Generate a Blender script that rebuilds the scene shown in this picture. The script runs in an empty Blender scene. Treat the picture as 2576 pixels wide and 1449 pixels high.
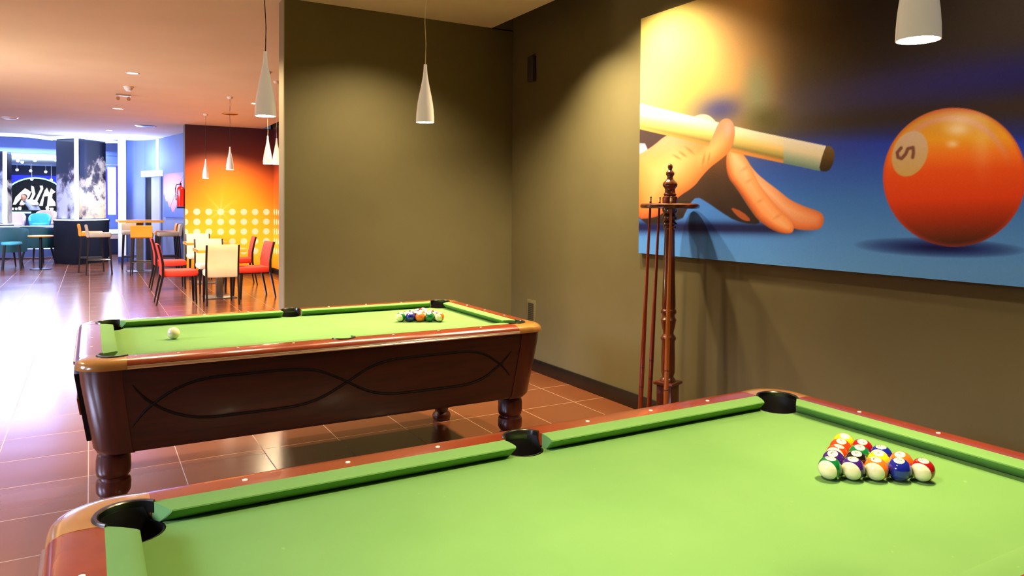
import bpy, math, random
import numpy as np
from math import sin, cos, pi, radians, sqrt, atan2
from mathutils import Vector, Matrix, Quaternion
random.seed(7)
rng = np.random.default_rng(5)
COL = bpy.context.scene.collection

# ------------------------------------------------------------------ basics
def lin(c):
    """sRGB 0-255 triple -> linear rgba"""
    r = []
    for v in c[:3]:
        v = v/255.0
        r.append(v/12.92 if v <= .04045 else ((v+.055)/1.055)**2.4)
    return (r[0], r[1], r[2], 1.0)

MATS = {}
def mat(name, c, rough=.5, metal=0., coat=0., coat_rough=.08, spec=.5, emit=None, es=0., sheen=0.):
    m = bpy.data.materials.new(name); m.use_nodes = True
    b = m.node_tree.nodes['Principled BSDF']
    b.inputs['Base Color'].default_value = lin(c)
    b.inputs['Roughness'].default_value = rough
    b.inputs['Metallic'].default_value = metal
    b.inputs['Coat Weight'].default_value = coat
    b.inputs['Coat Roughness'].default_value = coat_rough
    b.inputs['Specular IOR Level'].default_value = spec
    b.inputs['Sheen Weight'].default_value = sheen
    if emit:
        b.inputs['Emission Color'].default_value = lin(emit)
        b.inputs['Emission Strength'].default_value = es
    MATS[name] = m
    return m
def nd(m, t, **kw):
    n = m.node_tree.nodes.new(t)
    for k, v in kw.items(): setattr(n, k, v)
    return n
def lk(m, a, b): m.node_tree.links.new(a, b)
def bsdf(m): return m.node_tree.nodes['Principled BSDF']
def ramp(m, fac, stops):
    r = nd(m, 'ShaderNodeValToRGB')
    while len(r.color_ramp.elements) < len(stops): r.color_ramp.elements.new(.5)
    for e, (p, c) in zip(r.color_ramp.elements, stops):
        e.position = p; e.color = lin(c)
    lk(m, fac, r.inputs[0]); return r
def noise(m, scale=(1, 1, 1), s=5., detail=4., coord='Object', dist=0.):
    tc = nd(m, 'ShaderNodeTexCoord'); mp = nd(m, 'ShaderNodeMapping')
    mp.inputs['Scale'].default_value = scale
    lk(m, tc.outputs[coord], mp.inputs[0])
    n = nd(m, 'ShaderNodeTexNoise'); n.inputs['Scale'].default_value = s
    n.inputs['Detail'].default_value = detail; n.inputs['Distortion'].default_value = dist
    lk(m, mp.outputs[0], n.inputs['Vector']); return n
def bump(m, src, strength=.1, dist=.01):
    b = nd(m, 'ShaderNodeBump'); b.inputs['Strength'].default_value = strength
    b.inputs['Distance'].default_value = dist
    lk(m, src, b.inputs['Height']); lk(m, b.outputs[0], bsdf(m).inputs['Normal'])
def wood(name, dark, light, scale, rough=.25, coat=.6, s=3.):
    m = mat(name, light, rough, coat=coat)
    n = noise(m, scale, s, 6., dist=.6)
    r = ramp(m, n.outputs[0], [(.3, dark), (.7, light)])
    lk(m, r.outputs[0], bsdf(m).inputs['Base Color'])
    return m
def mottled(name, a, b, s=6., rough=.6, coat=0., bs=0., scale=(1, 1, 1), sheen=0.):
    m = mat(name, a, rough, coat=coat, sheen=sheen)
    n = noise(m, scale, s, 5.)
    r = ramp(m, n.outputs[0], [(.35, a), (.65, b)])
    lk(m, r.outputs[0], bsdf(m).inputs['Base Color'])
    if bs: bump(m, n.outputs[0], bs, .004)
    return m

class MB:
    """collects vertices and faces, links them as ONE mesh object"""
    def __init__(s): s.v = []; s.f = []; s.sm = []; s.mi = []
    def add(s, vs, fs, smooth=False, mi=0):
        o = len(s.v); s.v += [tuple(map(float, v)) for v in vs]
        for f in fs: s.f.append(tuple(i+o for i in f)); s.sm.append(smooth); s.mi.append(mi)
    def box(s, c, d, rz=0., bev=0., taper=None, tilt=None, mi=0):
        hx, hy, hz = d[0]/2, d[1]/2, d[2]/2
        if bev > 0:
            b = min(bev, hx*.9, hy*.9, hz*.9); pts = []
            # rounded box : rings
            prof = [(-hz, b), (-hz+b*.3, b*.3), (-hz+b, 0), (hz-b, 0), (hz-b*.3, b*.3), (hz, b)]
            rings = []
            for z, ins in prof:
                ring = []
                for cx, cy, a0 in ((hx-b, hy-b, 0), (-hx+b, hy-b, 90), (-hx+b, -hy+b, 180), (hx-b, -hy+b, 270)):
                    for k in range(4):
                        a = radians(a0+k*30); r = b-ins
                        ring.append((cx+r*cos(a), cy+r*sin(a), z))
                rings.append(ring)
            vs = [p for r in rings for p in r]; n = 16; fs = []
            for i in range(len(rings)-1):
                for j in range(n): fs.append((i*n+j, i*n+(j+1) % n, (i+1)*n+(j+1) % n, (i+1)*n+j))
            fs.append(tuple(range(n-1, -1, -1))); fs.append(tuple((len(rings)-1)*n+j for j in range(n)))
            sm = True
        else:
            vs = [(x, y, z) for z in (-hz, hz) for x, y in ((-hx, -hy), (hx, -hy), (hx, hy), (-hx, hy))]
            fs = [(3, 2, 1, 0), (4, 5, 6, 7), (0, 1, 5, 4), (1, 2, 6, 5), (2, 3, 7, 6), (3, 0, 4, 7)]
            sm = False
        out = []
        cz, sz = cos(rz), sin(rz)
        for x, y, z in vs:
            if taper:
                t = (z+hz)/(2*hz); k = taper*(1-t)+1*t; x *= k; y *= k
            if tilt: M = tilt; q = M @ Vector((x, y, z)); x, y, z = q
            out.append((c[0]+x*cz-y*sz, c[1]+x*sz+y*cz, c[2]+z))
        s.add(out, fs, sm, mi)
    def lathe(s, prof, c=(0, 0, 0), n=32, mi=0, axis=None, cap=True):
        vs = []; fs = []
        for r, z in prof:
            for j in range(n):
                a = 2*pi*j/n; vs.append((r*cos(a), r*sin(a), z))
        for i in range(len(prof)-1):
            for j in range(n): fs.append((i*n+j, i*n+(j+1) % n, (i+1)*n+(j+1) % n, (i+1)*n+j))
        if axis is not None:
            q = Vector((0, 0, 1)).rotation_difference(Vector(axis)); vs = [tuple(q @ Vector(v)) for v in vs]
        s.add([(x+c[0], y+c[1], z+c[2]) for x, y, z in vs], fs, True, mi)
        if cap:
            m = len(prof); o = len(s.v)-m*n
            for base, rev in ((0, True), ((m-1)*n, False)):
                if prof[0 if rev else -1][0] > 1e-6:
                    idx = [o+base+j for j in range(n)]
                    s.f.append(tuple(reversed(idx)) if rev else tuple(idx)); s.sm.append(False); s.mi.append(mi)
    def tube(s, path, r, n=8, mi=0, caps=True, radii=None):
        P = [Vector(p) for p in path]; m = len(P); vs = []; fs = []
        up = Vector((0, 0, 1))
        for i, p in enumerate(P):
            t = (P[min(i+1, m-1)]-P[max(i-1, 0)]).normalized()
            a = t.cross(up)
            if a.length < 1e-3: a = t.cross(Vector((0, 1, 0)))
            a.normalize(); b = a.cross(t); rr = radii[i] if radii else r
            for j in range(n):
                g = 2*pi*j/n; vs.append(tuple(p+a*cos(g)*rr+b*sin(g)*rr))
        for i in range(m-1):
            for j in range(n): fs.append((i*n+j, i*n+(j+1) % n, (i+1)*n+(j+1) % n, (i+1)*n+j))
        if caps: fs.append(tuple(range(n))); fs.append(tuple((m-1)*n+j for j in range(n-1, -1, -1)))
        s.add(vs, fs, True, mi)
    def prism(s, poly, z0, z1, mi=0):
        n = len(poly); vs = [(x, y, z0) for x, y in poly]+[(x, y, z1) for x, y in poly]
        fs = [tuple(range(n-1, -1, -1)), tuple(range(n, 2*n))]+[(i, (i+1) % n, n+(i+1) % n, n+i) for i in range(n)]
        s.add(vs, fs, False, mi)
    def loft(s, rings, closed=True, caps=True, smooth=True, mi=0):
        n = len(rings[0]); vs = [p for r in rings for p in r]; fs = []
        for i in range(len(rings)-1):
            for j in range(n if closed else n-1):
                fs.append((i*n+j, i*n+(j+1) % n, (i+1)*n+(j+1) % n, (i+1)*n+j))
        s.add(vs, fs, smooth, mi)
        if caps and closed:
            o = len(s.v)-len(vs)
            s.f.append(tuple(o+j for j in range(n-1, -1, -1))); s.sm.append(False); s.mi.append(mi)
            s.f.append(tuple(o+(len(rings)-1)*n+j for j in range(n))); s.sm.append(False); s.mi.append(mi)
    def mesh(s, name):
        me = bpy.data.meshes.new(name); me.from_pydata(s.v, [], s.f)
        me.polygons.foreach_set('use_smooth', s.sm); me.polygons.foreach_set('material_index', s.mi)
        me.update(); return me
    def build(s, name, m, parent=None, fix=True):
        import bmesh
        me = s.mesh(name)
        for mm in (m if isinstance(m, (list, tuple)) else [m]): me.materials.append(mm)
        if fix:
            bm = bmesh.new(); bm.from_mesh(me); bmesh.ops.recalc_face_normals(bm, faces=bm.faces)
            for e in bm.edges:
                if len(e.link_faces) == 2 and e.calc_face_angle(0) > radians(38): e.smooth = False
            bm.to_mesh(me); bm.free()
        o = bpy.data.objects.new(name, me); COL.objects.link(o)
        if parent is not None: o.parent = parent
        return o
def tag(o, label=None, cat=None, group=None, kind=None):
    if label: o['label'] = label
    if cat: o['category'] = cat
    if group: o['group'] = group
    if kind: o['kind'] = kind
    return o
def thing(name, label, cat, loc=(0, 0, 0), rz=0., group=None):
    o = bpy.data.objects.new(name, None); COL.objects.link(o); o.empty_display_size = .1
    o.location = loc; o.rotation_euler = (0, 0, rz)
    return tag(o, label, cat, group)
def struct(name, mb, m, label=None):
    o = mb.build(name, m); o['kind'] = 'structure'
    o['label'] = label or name; o['category'] = name.split('_')[0]
    return o
def dup(root, loc, rz, label):
    r = root.copy(); COL.objects.link(r); r.location = loc; r.rotation_euler = (0, 0, rz); r['label'] = label
    for ch in list(root.children):
        c = ch.copy(); COL.objects.link(c); c.parent = r
        for g in ch.children:
            d = g.copy(); COL.objects.link(d); d.parent = c
    return r

# ------------------------------------------------------------------ camera
CH = 1.4458
YAW, PITCH, ROLL, FPX, Y0 = radians(29.8562), radians(1.1741), radians(.4035), 1848.26, 559.72
Fh = Vector((sin(YAW), cos(YAW), 0)); Rh = Vector((cos(YAW), -sin(YAW), 0)); Uh = Vector((0, 0, 1))
F2 = Fh*cos(PITCH)-Uh*sin(PITCH); U2 = Uh*cos(PITCH)+Fh*sin(PITCH)
R3 = Rh*cos(ROLL)+U2*sin(ROLL); U3 = U2*cos(ROLL)-Rh*sin(ROLL)
cd = bpy.data.cameras.new('camera'); cam = bpy.data.objects.new('camera', cd); COL.objects.link(cam)
cam.matrix_world = Matrix(((R3.x, U3.x, -F2.x, 0), (R3.y, U3.y, -F2.y, 0), (R3.z, U3.z, -F2.z, CH), (0, 0, 0, 1)))
cd.sensor_width = 36; cd.lens = 36*FPX/2576; cd.shift_y = -(724.5-Y0)/2576; cd.clip_start = .05; cd.clip_end = 100
bpy.context.scene.camera = cam

# ------------------------------------------------------------------ materials
m_taupe = mottled('taupe_wall_paint', (98, 90, 58), (102, 94, 61), 2.5, .75)
m_endwall = mottled('pale_wall_paint', (140, 136, 116), (145, 141, 120), 2., .7)  # end face set lighter than the front of the partition
m_dark = mat('black_paint', (14, 12, 12), .8)
m_ceil = mottled('white_ceiling_paint', (226, 220, 208), (232, 227, 216), 1., .85)
m_grey = mottled('grey_wall_paint', (150, 152, 165), (158, 160, 172), 2., .75)
m_base = mat('black_skirting', (20, 16, 14), .35)
m_felt = mottled('green_felt', (104, 150, 74), (110, 155, 79), 3., .95, sheen=.0)
def _specks(m):
    n = noise(m, (1, 1, 1), 38., 2.); n2 = noise(m, (1, 1, 1), 300., 2.)
    tc = m.node_tree.nodes
    r = ramp(m, n.outputs[0], [(.74, (0, 0, 0)), (.78, (90, 90, 90))])
    mx = nd(m, 'ShaderNodeMixRGB'); mx.blend_type = 'MIX'
    src = bsdf(m).inputs['Base Color'].links[0].from_socket
    lk(m, r.outputs[0], mx.inputs[0]); lk(m, src, mx.inputs[1]); mx.inputs[2].default_value = lin((190, 225, 150))
    lk(m, mx.outputs[0], bsdf(m).inputs['Base Color'])
    bump(m, n2.outputs[0], .06, .001)
_specks(m_felt)
m_rail = wood('mahogany_rail', (136, 48, 20), (154, 60, 27), (3, 3, 9), .24, .7)
m_body = wood('dark_mahogany', (26, 8, 3), (58, 20, 8), (1.5, 1.5, 16), .38, .18, 2.5)
m_post = wood('red_mahogany', (46, 13, 6), (76, 25, 10), (8, 8, .8), .34, .3, 2.)
m_cap = wood('tan_corner_moulding', (176, 120, 52), (190, 134, 62), (3, 3, 3), .2, .8)
m_carve = mat('carved_groove', (16, 6, 4), .6, spec=.2)
m_steel = mottled('brushed_steel', (222, 214, 196), (236, 228, 208), 20., .28); bsdf(m_steel).inputs['Metallic'].default_value = 1.
m_gun = mottled('gunmetal', (86, 84, 78), (112, 108, 98), 12., .3); bsdf(m_gun).inputs['Metallic'].default_value = 1.
m_rubber = mat('black_pocket_rubber', (12, 10, 10), .5)
m_pearl = mat('pearl_inlay', (255, 245, 225), .2)
m_black = mat('black_lacquer', (13, 11, 13), .45, spec=.3)
m_rack = wood('rack_mahogany', (66, 24, 10), (112, 48, 20), (6, 6, 1), .22, .8, 3.)
m_white = mottled('white_enamel', (232, 226, 212), (238, 232, 220), 3., .25, coat=.5)
m_shade = mat('glowing_opal_shade', (238, 232, 218), .25, coat=.5, emit=(255, 240, 214), es=.16)  # white shade, faint emission stands in for bounced ceiling light
m_cable = mat('cream_cable', (226, 220, 190), .5)
m_cabled = mat('dark_cable', (50, 34, 26), .5)
m_bulb = mat('lit_lamp', (255, 250, 235), .4, emit=(255, 240, 205), es=60.)
m_down = mat('lit_downlight', (255, 250, 235), .4, emit=(255, 243, 214), es=14.)
m_cue1 = wood('cue_red', (120, 40, 14), (150, 58, 22), (8, 8, 1), .25, .6)
m_cue2 = wood('cue_amber', (160, 86, 22), (190, 108, 34), (8, 8, 1), .25, .6)
m_ferr = mat('cue_ferrule', (222, 212, 172), .4)
m_tip = mat('cue_tip', (120, 116, 88), .8)

# ------------------------------------------------------------------ room shell
YB, XR, ZC = 5.937, 3.407, 3.08
XL, YN, YF = -4.6, -2.6, 36.0
def floor_mat():
    m = mat('terracotta_tiles', (120, 62, 30), .22, spec=.6)
    tc = nd(m, 'ShaderNodeTexCoord'); sx = nd(m, 'ShaderNodeSeparateXYZ'); lk(m, tc.outputs['Object'], sx.inputs[0])
    def cell(out, off, size):
        a = nd(m, 'ShaderNodeMath', operation='SUBTRACT'); lk(m, out, a.inputs[0]); a.inputs[1].default_value = off
        d = nd(m, 'ShaderNodeMath', operation='DIVIDE'); lk(m, a.outputs[0], d.inputs[0]); d.inputs[1].default_value = size
        f = nd(m, 'ShaderNodeMath', operation='FLOOR'); lk(m, d.outputs[0], f.inputs[0])
        p = nd(m, 'ShaderNodeMath', operation='FRACT'); lk(m, d.outputs[0], p.inputs[0])
        g = nd(m, 'ShaderNodeMath', operation='PINGPONG'); lk(m, d.outputs[0], g.inputs[0]); g.inputs[1].default_value = .5
        h = nd(m, 'ShaderNodeMath', operation='LESS_THAN'); lk(m, g.outputs[0], h.inputs[0]); h.inputs[1].default_value = .0055/size*.45
        return f, h
    fx, gx = cell(sx.outputs[0], -.015, .448); fy, gy = cell(sx.outputs[1], 4.49-.462*20, .462)
    gr = nd(m, 'ShaderNodeMath', operation='MAXIMUM'); lk(m, gx.outputs[0], gr.inputs[0]); lk(m, gy.outputs[0], gr.inputs[1])
    cb = nd(m, 'ShaderNodeCombineXYZ'); lk(m, fx.outputs[0], cb.inputs[0]); lk(m, fy.outputs[0], cb.inputs[1])
    wn = nd(m, 'ShaderNodeTexWhiteNoise'); lk(m, cb.outputs[0], wn.inputs[0])
    n = noise(m, (1, 3, 1), 1.2, 3.)
    mxf = nd(m, 'ShaderNodeMath', operation='MULTIPLY_ADD'); lk(m, wn.outputs[0], mxf.inputs[0]); mxf.inputs[1].default_value = .35
    lk(m, n.outputs[0], mxf.inputs[2])
    r = ramp(m, mxf.outputs[0], [(.2, (106, 60, 36)), (1.1, (122, 71, 43))])
    mx = nd(m, 'ShaderNodeMixRGB'); lk(m, gr.outputs[0], mx.inputs[0]); lk(m, r.outputs[0], mx.inputs[1])
    mx.inputs[2].default_value = lin((168, 138, 112)); lk(m, mx.outputs[0], bsdf(m).inputs['Base Color'])
    ro = nd(m, 'ShaderNodeMapRange'); lk(m, n.outputs[0], ro.inputs[0]); ro.inputs[3].default_value = .15; ro.inputs[4].default_value = .24
    mr = nd(m, 'ShaderNodeMixRGB'); lk(m, gr.outputs[0], mr.inputs[0]); lk(m, ro.outputs[0], mr.inputs[1]); mr.inputs[2].default_value = (.6, .6, .6, 1)
    lk(m, mr.outputs[0], bsdf(m).inputs['Roughness'])
    iv = nd(m, 'ShaderNodeMath', operation='SUBTRACT'); iv.inputs[0].default_value = 1.; lk(m, gr.outputs[0], iv.inputs[1])
    bump(m, iv.outputs[0], .25, .002)
    return m
m_floor = floor_mat()
b = MB(); b.box(((XL+6)/2, (YN+YF)/2, -.05), (6-XL, YF-YN, .1)); struct('floor', b, m_floor, 'glossy terracotta tiled floor')
# ceiling stops short of the right wall at a dark recess
b = MB(); b.box(((XL+3.18)/2, (YN+20.6)/2, ZC+.1), (3.18-XL, 20.6-YN, .2)); struct('ceiling', b, m_ceil, 'white plaster ceiling')
b = MB(); b.box(((3.18+XR+.1)/2, (YN+20.6)/2, 3.42), (XR+.1-3.18+.1, 20.6-YN, .04))
b.box((3.17, (YN+20.6)/2, 3.34), (.02, 20.6-YN, .12)); struct('trim_1', b, m_dark, 'black recess slot above the right wall')
# right wall, back partition
b = MB(); b.box((XR+.1, (YN+5.95)/2, 1.72), (.2, 5.95-YN+.1, 3.44)); struct('wall_right', b, m_taupe, 'taupe wall with the mural')
b = MB(); b.box(((1.333+XR)/2, YB+.085, 1.54), (XR-1.333, .165, ZC+.01)); b.box((3.3, YB+.085, 3.25), (.22, .165, .35))
struct('wall_back', b, m_taupe, 'taupe partition wall behind the far pool table')
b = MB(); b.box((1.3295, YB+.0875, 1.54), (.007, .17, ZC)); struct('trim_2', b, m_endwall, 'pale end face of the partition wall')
b = MB(); b.box((XR-.008, (YN+YB)/2, .055), (.016, YB-YN, .11), bev=.004); struct('baseboard_right', b, m_base)
b = MB(); b.box(((1.333+XR)/2, YB-.008, .055), (XR-1.333-.016, .016, .11), bev=.004); struct('baseboard_back', b, m_base)
# walls behind and beside the viewer
b = MB(); b.box(((XL+XR)/2, YN-.1, 1.6), (XR-XL+.4, .2, 3.4)); struct('wall_near', b, m_taupe)
# left wall, with unseen window openings added for blue-white light
b = MB()
added_wins = [(.5, 2.5), (4.0, 6.0), (7.5, 9.5), (11.0, 13.0), (14.5, 16.5)]
ys = [YN]+[v for w in added_wins for v in w]+[YF]
for i in range(0, len(ys), 2): b.box((XL-.1, (ys[i]+ys[i+1])/2, 1.7), (.2, ys[i+1]-ys[i], 3.6))
for a, c in added_wins:
    b.box((XL-.1, (a+c)/2, .35), (.2, c-a, .9)); b.box((XL-.1, (a+c)/2, 3.2), (.2, c-a, .7))
struct('wall_left', b, m_grey)
m_frame = mat('window_frame_paint', (60, 60, 66), .4)
m_glass = mat('window_glass', (250, 250, 255), .02); bsdf(m_glass).inputs['Transmission Weight'].default_value = 1.; bsdf(m_glass).inputs['IOR'].default_value = 1.05
for k, (a, c) in enumerate(added_wins):  # unseen windows, added to frame the blue-white side light
    b = MB()
    for yy in (a+.03, (a+c)/2, c-.03): b.box((XL-.1, yy, 1.825), (.06, .06, 2.05))
    for zz in (.83, 2.82): b.box((XL-.1, (a+c)/2, zz), (.06, c-a, .06))
    w = struct('window_%d' % (k+1), b, m_frame)
# ------------------------------------------------------------------ printed surfaces (colour computed per vertex)
def paint_mat(name, rough=.5, coat=0.):
    m = mat(name, (255, 255, 255), rough, coat=coat)
    a = nd(m, 'ShaderNodeVertexColor'); a.layer_name = 'ink'
    lk(m, a.outputs[0], bsdf(m).inputs['Base Color']); return m
def printed(name, O, A, B, na, nb, fn, m, parent=None):
    """flat print: origin O, edge vectors A and B, fn(s,t)->(N,3) sRGB 0..255"""
    s, t = np.meshgrid(np.linspace(0, 1, na), np.linspace(0, 1, nb), indexing='ij')
    s = s.ravel(); t = t.ravel()
    P = np.array(O)[None]+s[:, None]*np.array(A)[None]+t[:, None]*np.array(B)[None]
    i, j = np.meshgrid(np.arange(na-1), np.arange(nb-1), indexing='ij'); i = i.ravel(); j = j.ravel()
    q = np.stack([i*nb+j, (i+1)*nb+j, (i+1)*nb+j+1, i*nb+j+1], 1)
    me = bpy.data.meshes.new(name); me.vertices.add(len(P)); me.vertices.foreach_set('co', P.astype('f').ravel())
    me.loops.add(q.size); me.loops.foreach_set('vertex_index', q.astype('i').ravel())
    me.polygons.add(len(q)); me.polygons.foreach_set('loop_start', np.arange(0, q.size, 4, dtype='i'))
    me.update(calc_edges=True)
    c = np.clip(fn(P), 0, 255)/255.; c = np.where(c <= .04045, c/12.92, ((c+.055)/1.055)**2.4)
    ca = me.color_attributes.new('ink', 'FLOAT_COLOR', 'POINT')
    ca.data.foreach_set('color', np.concatenate([c, np.ones((len(c), 1))], 1).astype('f').ravel())
    me.materials.append(m); o = bpy.data.objects.new(name, me); COL.objects.link(o)
    if parent is not None: o.parent = parent
    return o
_f, _r, _u = (np.array(v) for v in (F2, R3, U3))
def artpx(P):
    """drawing coordinates used to lay out the artwork of the mural"""
    v = P-np.array([0, 0, CH]); d = v@_f
    return 1288+FPX*(v@_r)/d, Y0-FPX*(v@_u)/d
def sstep(a, b, x):
    t = np.clip((x-a)/(b-a), 0, 1); return t*t*(3-2*t)
def sdpoly(x, y, poly):
    """signed distance, negative inside"""
    P = np.array(poly, float); n = len(P); d = np.full(x.shape, 1e9); ins = np.zeros(x.shape, bool)
    for i in range(n):
        ax, ay = P[i]; bx, by = P[(i+1) % n]; ex, ey = bx-ax, by-ay
        t = np.clip(((x-ax)*ex+(y-ay)*ey)/(ex*ex+ey*ey+1e-9), 0, 1)
        d = np.minimum(d, np.hypot(x-ax-t*ex, y-ay-t*ey))
        c = ((ay > y) != (by > y)) & (x < (bx-ax)*(y-ay)/(by-ay+1e-12)+ax); ins ^= c
    return np.where(ins, -d, d)
def smoothpoly(poly, k=2):
    for _ in range(k):
        q = []
        for i in range(len(poly)):
            a = poly[i]; c = poly[(i+1) % len(poly)]
            q += [(a[0]*.75+c[0]*.25, a[1]*.75+c[1]*.25), (a[0]*.25+c[0]*.75, a[1]*.25+c[1]*.75)]
        poly = q
    return poly
def over(img, a, c):
    c = np.array(c, float)
    if c.ndim == 1: c = c[None]
    return img*(1-a[:, None])+c*a[:, None]
def rampc(t, stops):
    t = np.asarray(t); xs = [s[0] for s in stops]
    return np.stack([np.interp(t, xs, [s[1][k] for s in stops]) for k in range(3)], 1)
def blob(x, y, cx, cy, rx, ry, rot=0.):
    a = radians(rot); dx, dy = x-cx, y-cy
    u = dx*cos(a)+dy*sin(a); v = -dx*sin(a)+dy*cos(a)
    return np.sqrt((u/rx)**2+(v/ry)**2)
def mural_art(P):
    x, y = artpx(P)
    # cloth and out of focus background
    yy = y+(x-2100)*.0
    base = rampc(y, [(-200, (40, 30, 24)), (120, (52, 42, 26)), (270, (50, 40, 30)), (335, (36, 42, 96)), (360, (34, 58, 160)),
                     (430, (46, 92, 176)), (500, (62, 122, 186)), (600, (84, 150, 202)), (680, (98, 166, 212)), (800, (98, 166, 212))])
    img = base
    # right part: darker
    img = over(img, sstep(1700, 2300, x)*(1-sstep(120, 330, y))*.65, (34, 27, 24))
    # purple band
    yc = 262-(x-1900)*.115
    img = over(img, np.exp(-((y-yc)/62)**2)*sstep(1700, 1960, x)*.9, rampc(x, [(1700, (72, 68, 96)), (2200, (52, 46, 92)), (2576, (22, 20, 78))]))
    yb = 322-(x-1900)*.075
    img = over(img, np.exp(-((y-yb)/22)**2)*sstep(1850, 2100, x)*.8, (48, 36, 30))
    img = over(img, np.exp(-blob(x, y, 1740, 280, 260, 90, 8)**2)*.9, (150, 132, 70))
    img = over(img, np.exp(-blob(x, y, 1690, 60, 260, 270)**4*.5), (176, 148, 62))
    img = over(img, np.exp(-blob(x, y, 1860, 80, 110, 190)**4*.6)*.8, (222, 170, 90))
    img = over(img, np.exp(-blob(x, y, 2030, 80, 130, 150)**2)*.7, (110, 84, 36))
    img = over(img, np.exp(-blob(x, y, 1650, 110, 130, 230)**2), (206, 188, 92))
    img = over(img, np.clip(1.3-blob(x, y, 1640, 240, 60, 60), 0, 1)*.6, (206, 196, 96))
    img = over(img, np.exp(-blob(x, y, 1812, 276, 62, 34, -8)**2)*.85, (66, 68, 116))
    img = over(img, np.clip(1.3-blob(x, y, 1905, 230, 40, 80), 0, 1)*.7, (140, 152, 98))
    img = over(img, np.clip(1.2-blob(x, y, 1930, 300, 60, 40), 0, 1)*.7, (86, 84, 34))
    # contact shadow band on the cloth
    sh = np.exp(-((y-573-(x-1800)*.012)/15)**2)*(1-sstep(1940, 2075, x))
    img = over(img, np.clip(sh*1.1, 0, 1)*.95, (18, 22, 62))
    # dark inner of the hand
    inner = smoothpoly([(1600, 470), (1700, 480), (1770, 425), (1842, 372), (1835, 440), (1866, 495), (1893, 535), (1915, 560), (1895, 565), (1850, 556),
                        (1812, 532), (1778, 508), (1753, 494), (1735, 512), (1712, 560), (1600, 566)], 1)
    img = over(img, 1-sstep(-2, 2, sdpoly(x, y, inner)), rampc(y, [(390, (120, 72, 34)), (450, (74, 52, 32)), (560, (40, 30, 28))]))
    img = over(img, (1-sstep(-1.5, 1.5, sdpoly(x, y, smoothpoly([(1836, 520), (1868, 532), (1892, 556), (1872, 556), (1850, 540)], 1))))*.8, (196, 96, 40))
    # rear finger
    fb = smoothpoly([(1862, 392), (1884, 411), (1901, 433), (1922, 452), (1960, 480), (1987, 503), (2025, 520), (2063, 532), (2074, 546), (2070, 568), (2058, 579),
                     (2011, 579), (1985, 570), (1950, 530), (1905, 480), (1870, 430)], 2)
    d = sdpoly(x, y, fb); t = np.clip(-d/22, 0, 1)
    c = rampc(t*.5+.5*sstep(560, 430, y)+.0*x, [(0, (206, 110, 52)), (.3, (244, 152, 84)), (.7, (255, 196, 128)), (1, (255, 224, 166))])
    low = sstep(520, 580, y); c = c*(1-.35*low[:, None])+np.array([216, 96, 44])*.35*low[:, None]
    img = over(img, 1-sstep(-1.5, 1.5, d), c)
    # front finger
    fa = smoothpoly([(1826, 384), (1842, 372), (1858, 377), (1882, 402), (1905, 456), (1926, 485), (1960, 527), (1990, 554), (1999, 576), (1990, 589), (1952, 585),
                     (1908, 556), (1889, 530), (1853, 474), (1828, 444)], 2)
    d = sdpoly(x, y, fa); t = np.clip(-d/20, 0, 1)
    edge = np.clip(((x-1828)-(y-440)*.9)/60, 0, 1)
    c = rampc(np.clip(t*.55+edge*.5, 0, 1), [(0, (150, 80, 40)), (.25, (226, 116, 52)), (.6, (252, 168, 88)), (1, (255, 208, 132))])
    img = over(img, 1-sstep(-1.5, 1.5, d), c)
    for cx, cy in ((1872, 425), (1884, 455), (1912, 505), (1955, 545)):
        img = over(img, np.clip(1-blob(x, y, cx, cy, 16, 6, -30), 0, 1)*.35, (214, 104, 50))
    # dark gap under the cue on the left, cuff
    img = over(img, 1-sstep(-2, 2, sdpoly(x, y, [(1590, 300), (1720, 338), (1690, 350), (1640, 380), (1590, 400)])), (66, 52, 44))
    img = over(img, 1-sstep(-2, 3, sdpoly(x, y, [(1590, 360), (1622, 362), (1632, 384), (1590, 400)])), (216, 206, 196))
    # palm and thumb
    palm = smoothpoly([(1590, 396), (1636, 374), (1682, 334), (1722, 340), (1772, 360), (1800, 326), (1812, 304), (1826, 297), (1840, 302), (1849, 322), (1847, 352),
                       (1838, 380), (1812, 402), (1787, 420), (1765, 444), (1746, 470), (1704, 496), (1676, 530), (1650, 548), (1590, 552)], 2)
    d = sdpoly(x, y, palm); t = np.clip(-d/60, 0, 1)
    c = rampc(np.clip(t*.7+.35*sstep(560, 380, y), 0, 1), [(0, (170, 84, 38)), (.22, (220, 116, 48)), (.5, (234, 148, 68)), (1, (240, 184, 100))])
    c = c*(1-.6*(1-sstep(350, 420, y+(x-1640)*.2))[:, None])+np.array([226, 166, 130])*.6*(1-sstep(350, 420, y+(x-1640)*.2))[:, None]
    img = over(img, 1-sstep(-1.5, 2, d), c)
    img = over(img, np.clip(1.1-blob(x, y, 1795, 372, 22, 60, 42), 0, 1)*.5, (255, 214, 118))
    for cx, cy, L, w, rot in ((1703, 395, 16, 4, 30), (1718, 388, 16, 4, 35), (1735, 378, 18, 4, 40), (1770, 402, 4, 22, 12), (1783, 398, 3, 18, 12)):
        img = over(img, np.clip(1.1-blob(x, y, cx, cy, L, w, rot), 0, 1)*.6, (226, 104, 44))
    img = over(img, np.clip(1.1-blob(x, y, 1832, 324, 12, 24, 8), 0, 1)*.7, (250, 176, 150))
    # knuckle seen above the cue
    img = over(img, 1-sstep(-1.5, 1.5, sdpoly(x, y, smoothpoly([(1735, 300), (1755, 289), (1774, 287), (1790, 294), (1812, 320), (1750, 330)], 2))), (246, 226, 160))
    # cue
    cue = [(1580, 253), (1760, 297), (1900, 330), (2078, 367), (2062, 430), (1850, 385), (1700, 346), (1580, 318)]
    d = sdpoly(x, y, cue)
    yt = 263+(x-1619)*.2275; wv = np.clip((y-yt)/63, 0, 1)
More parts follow.
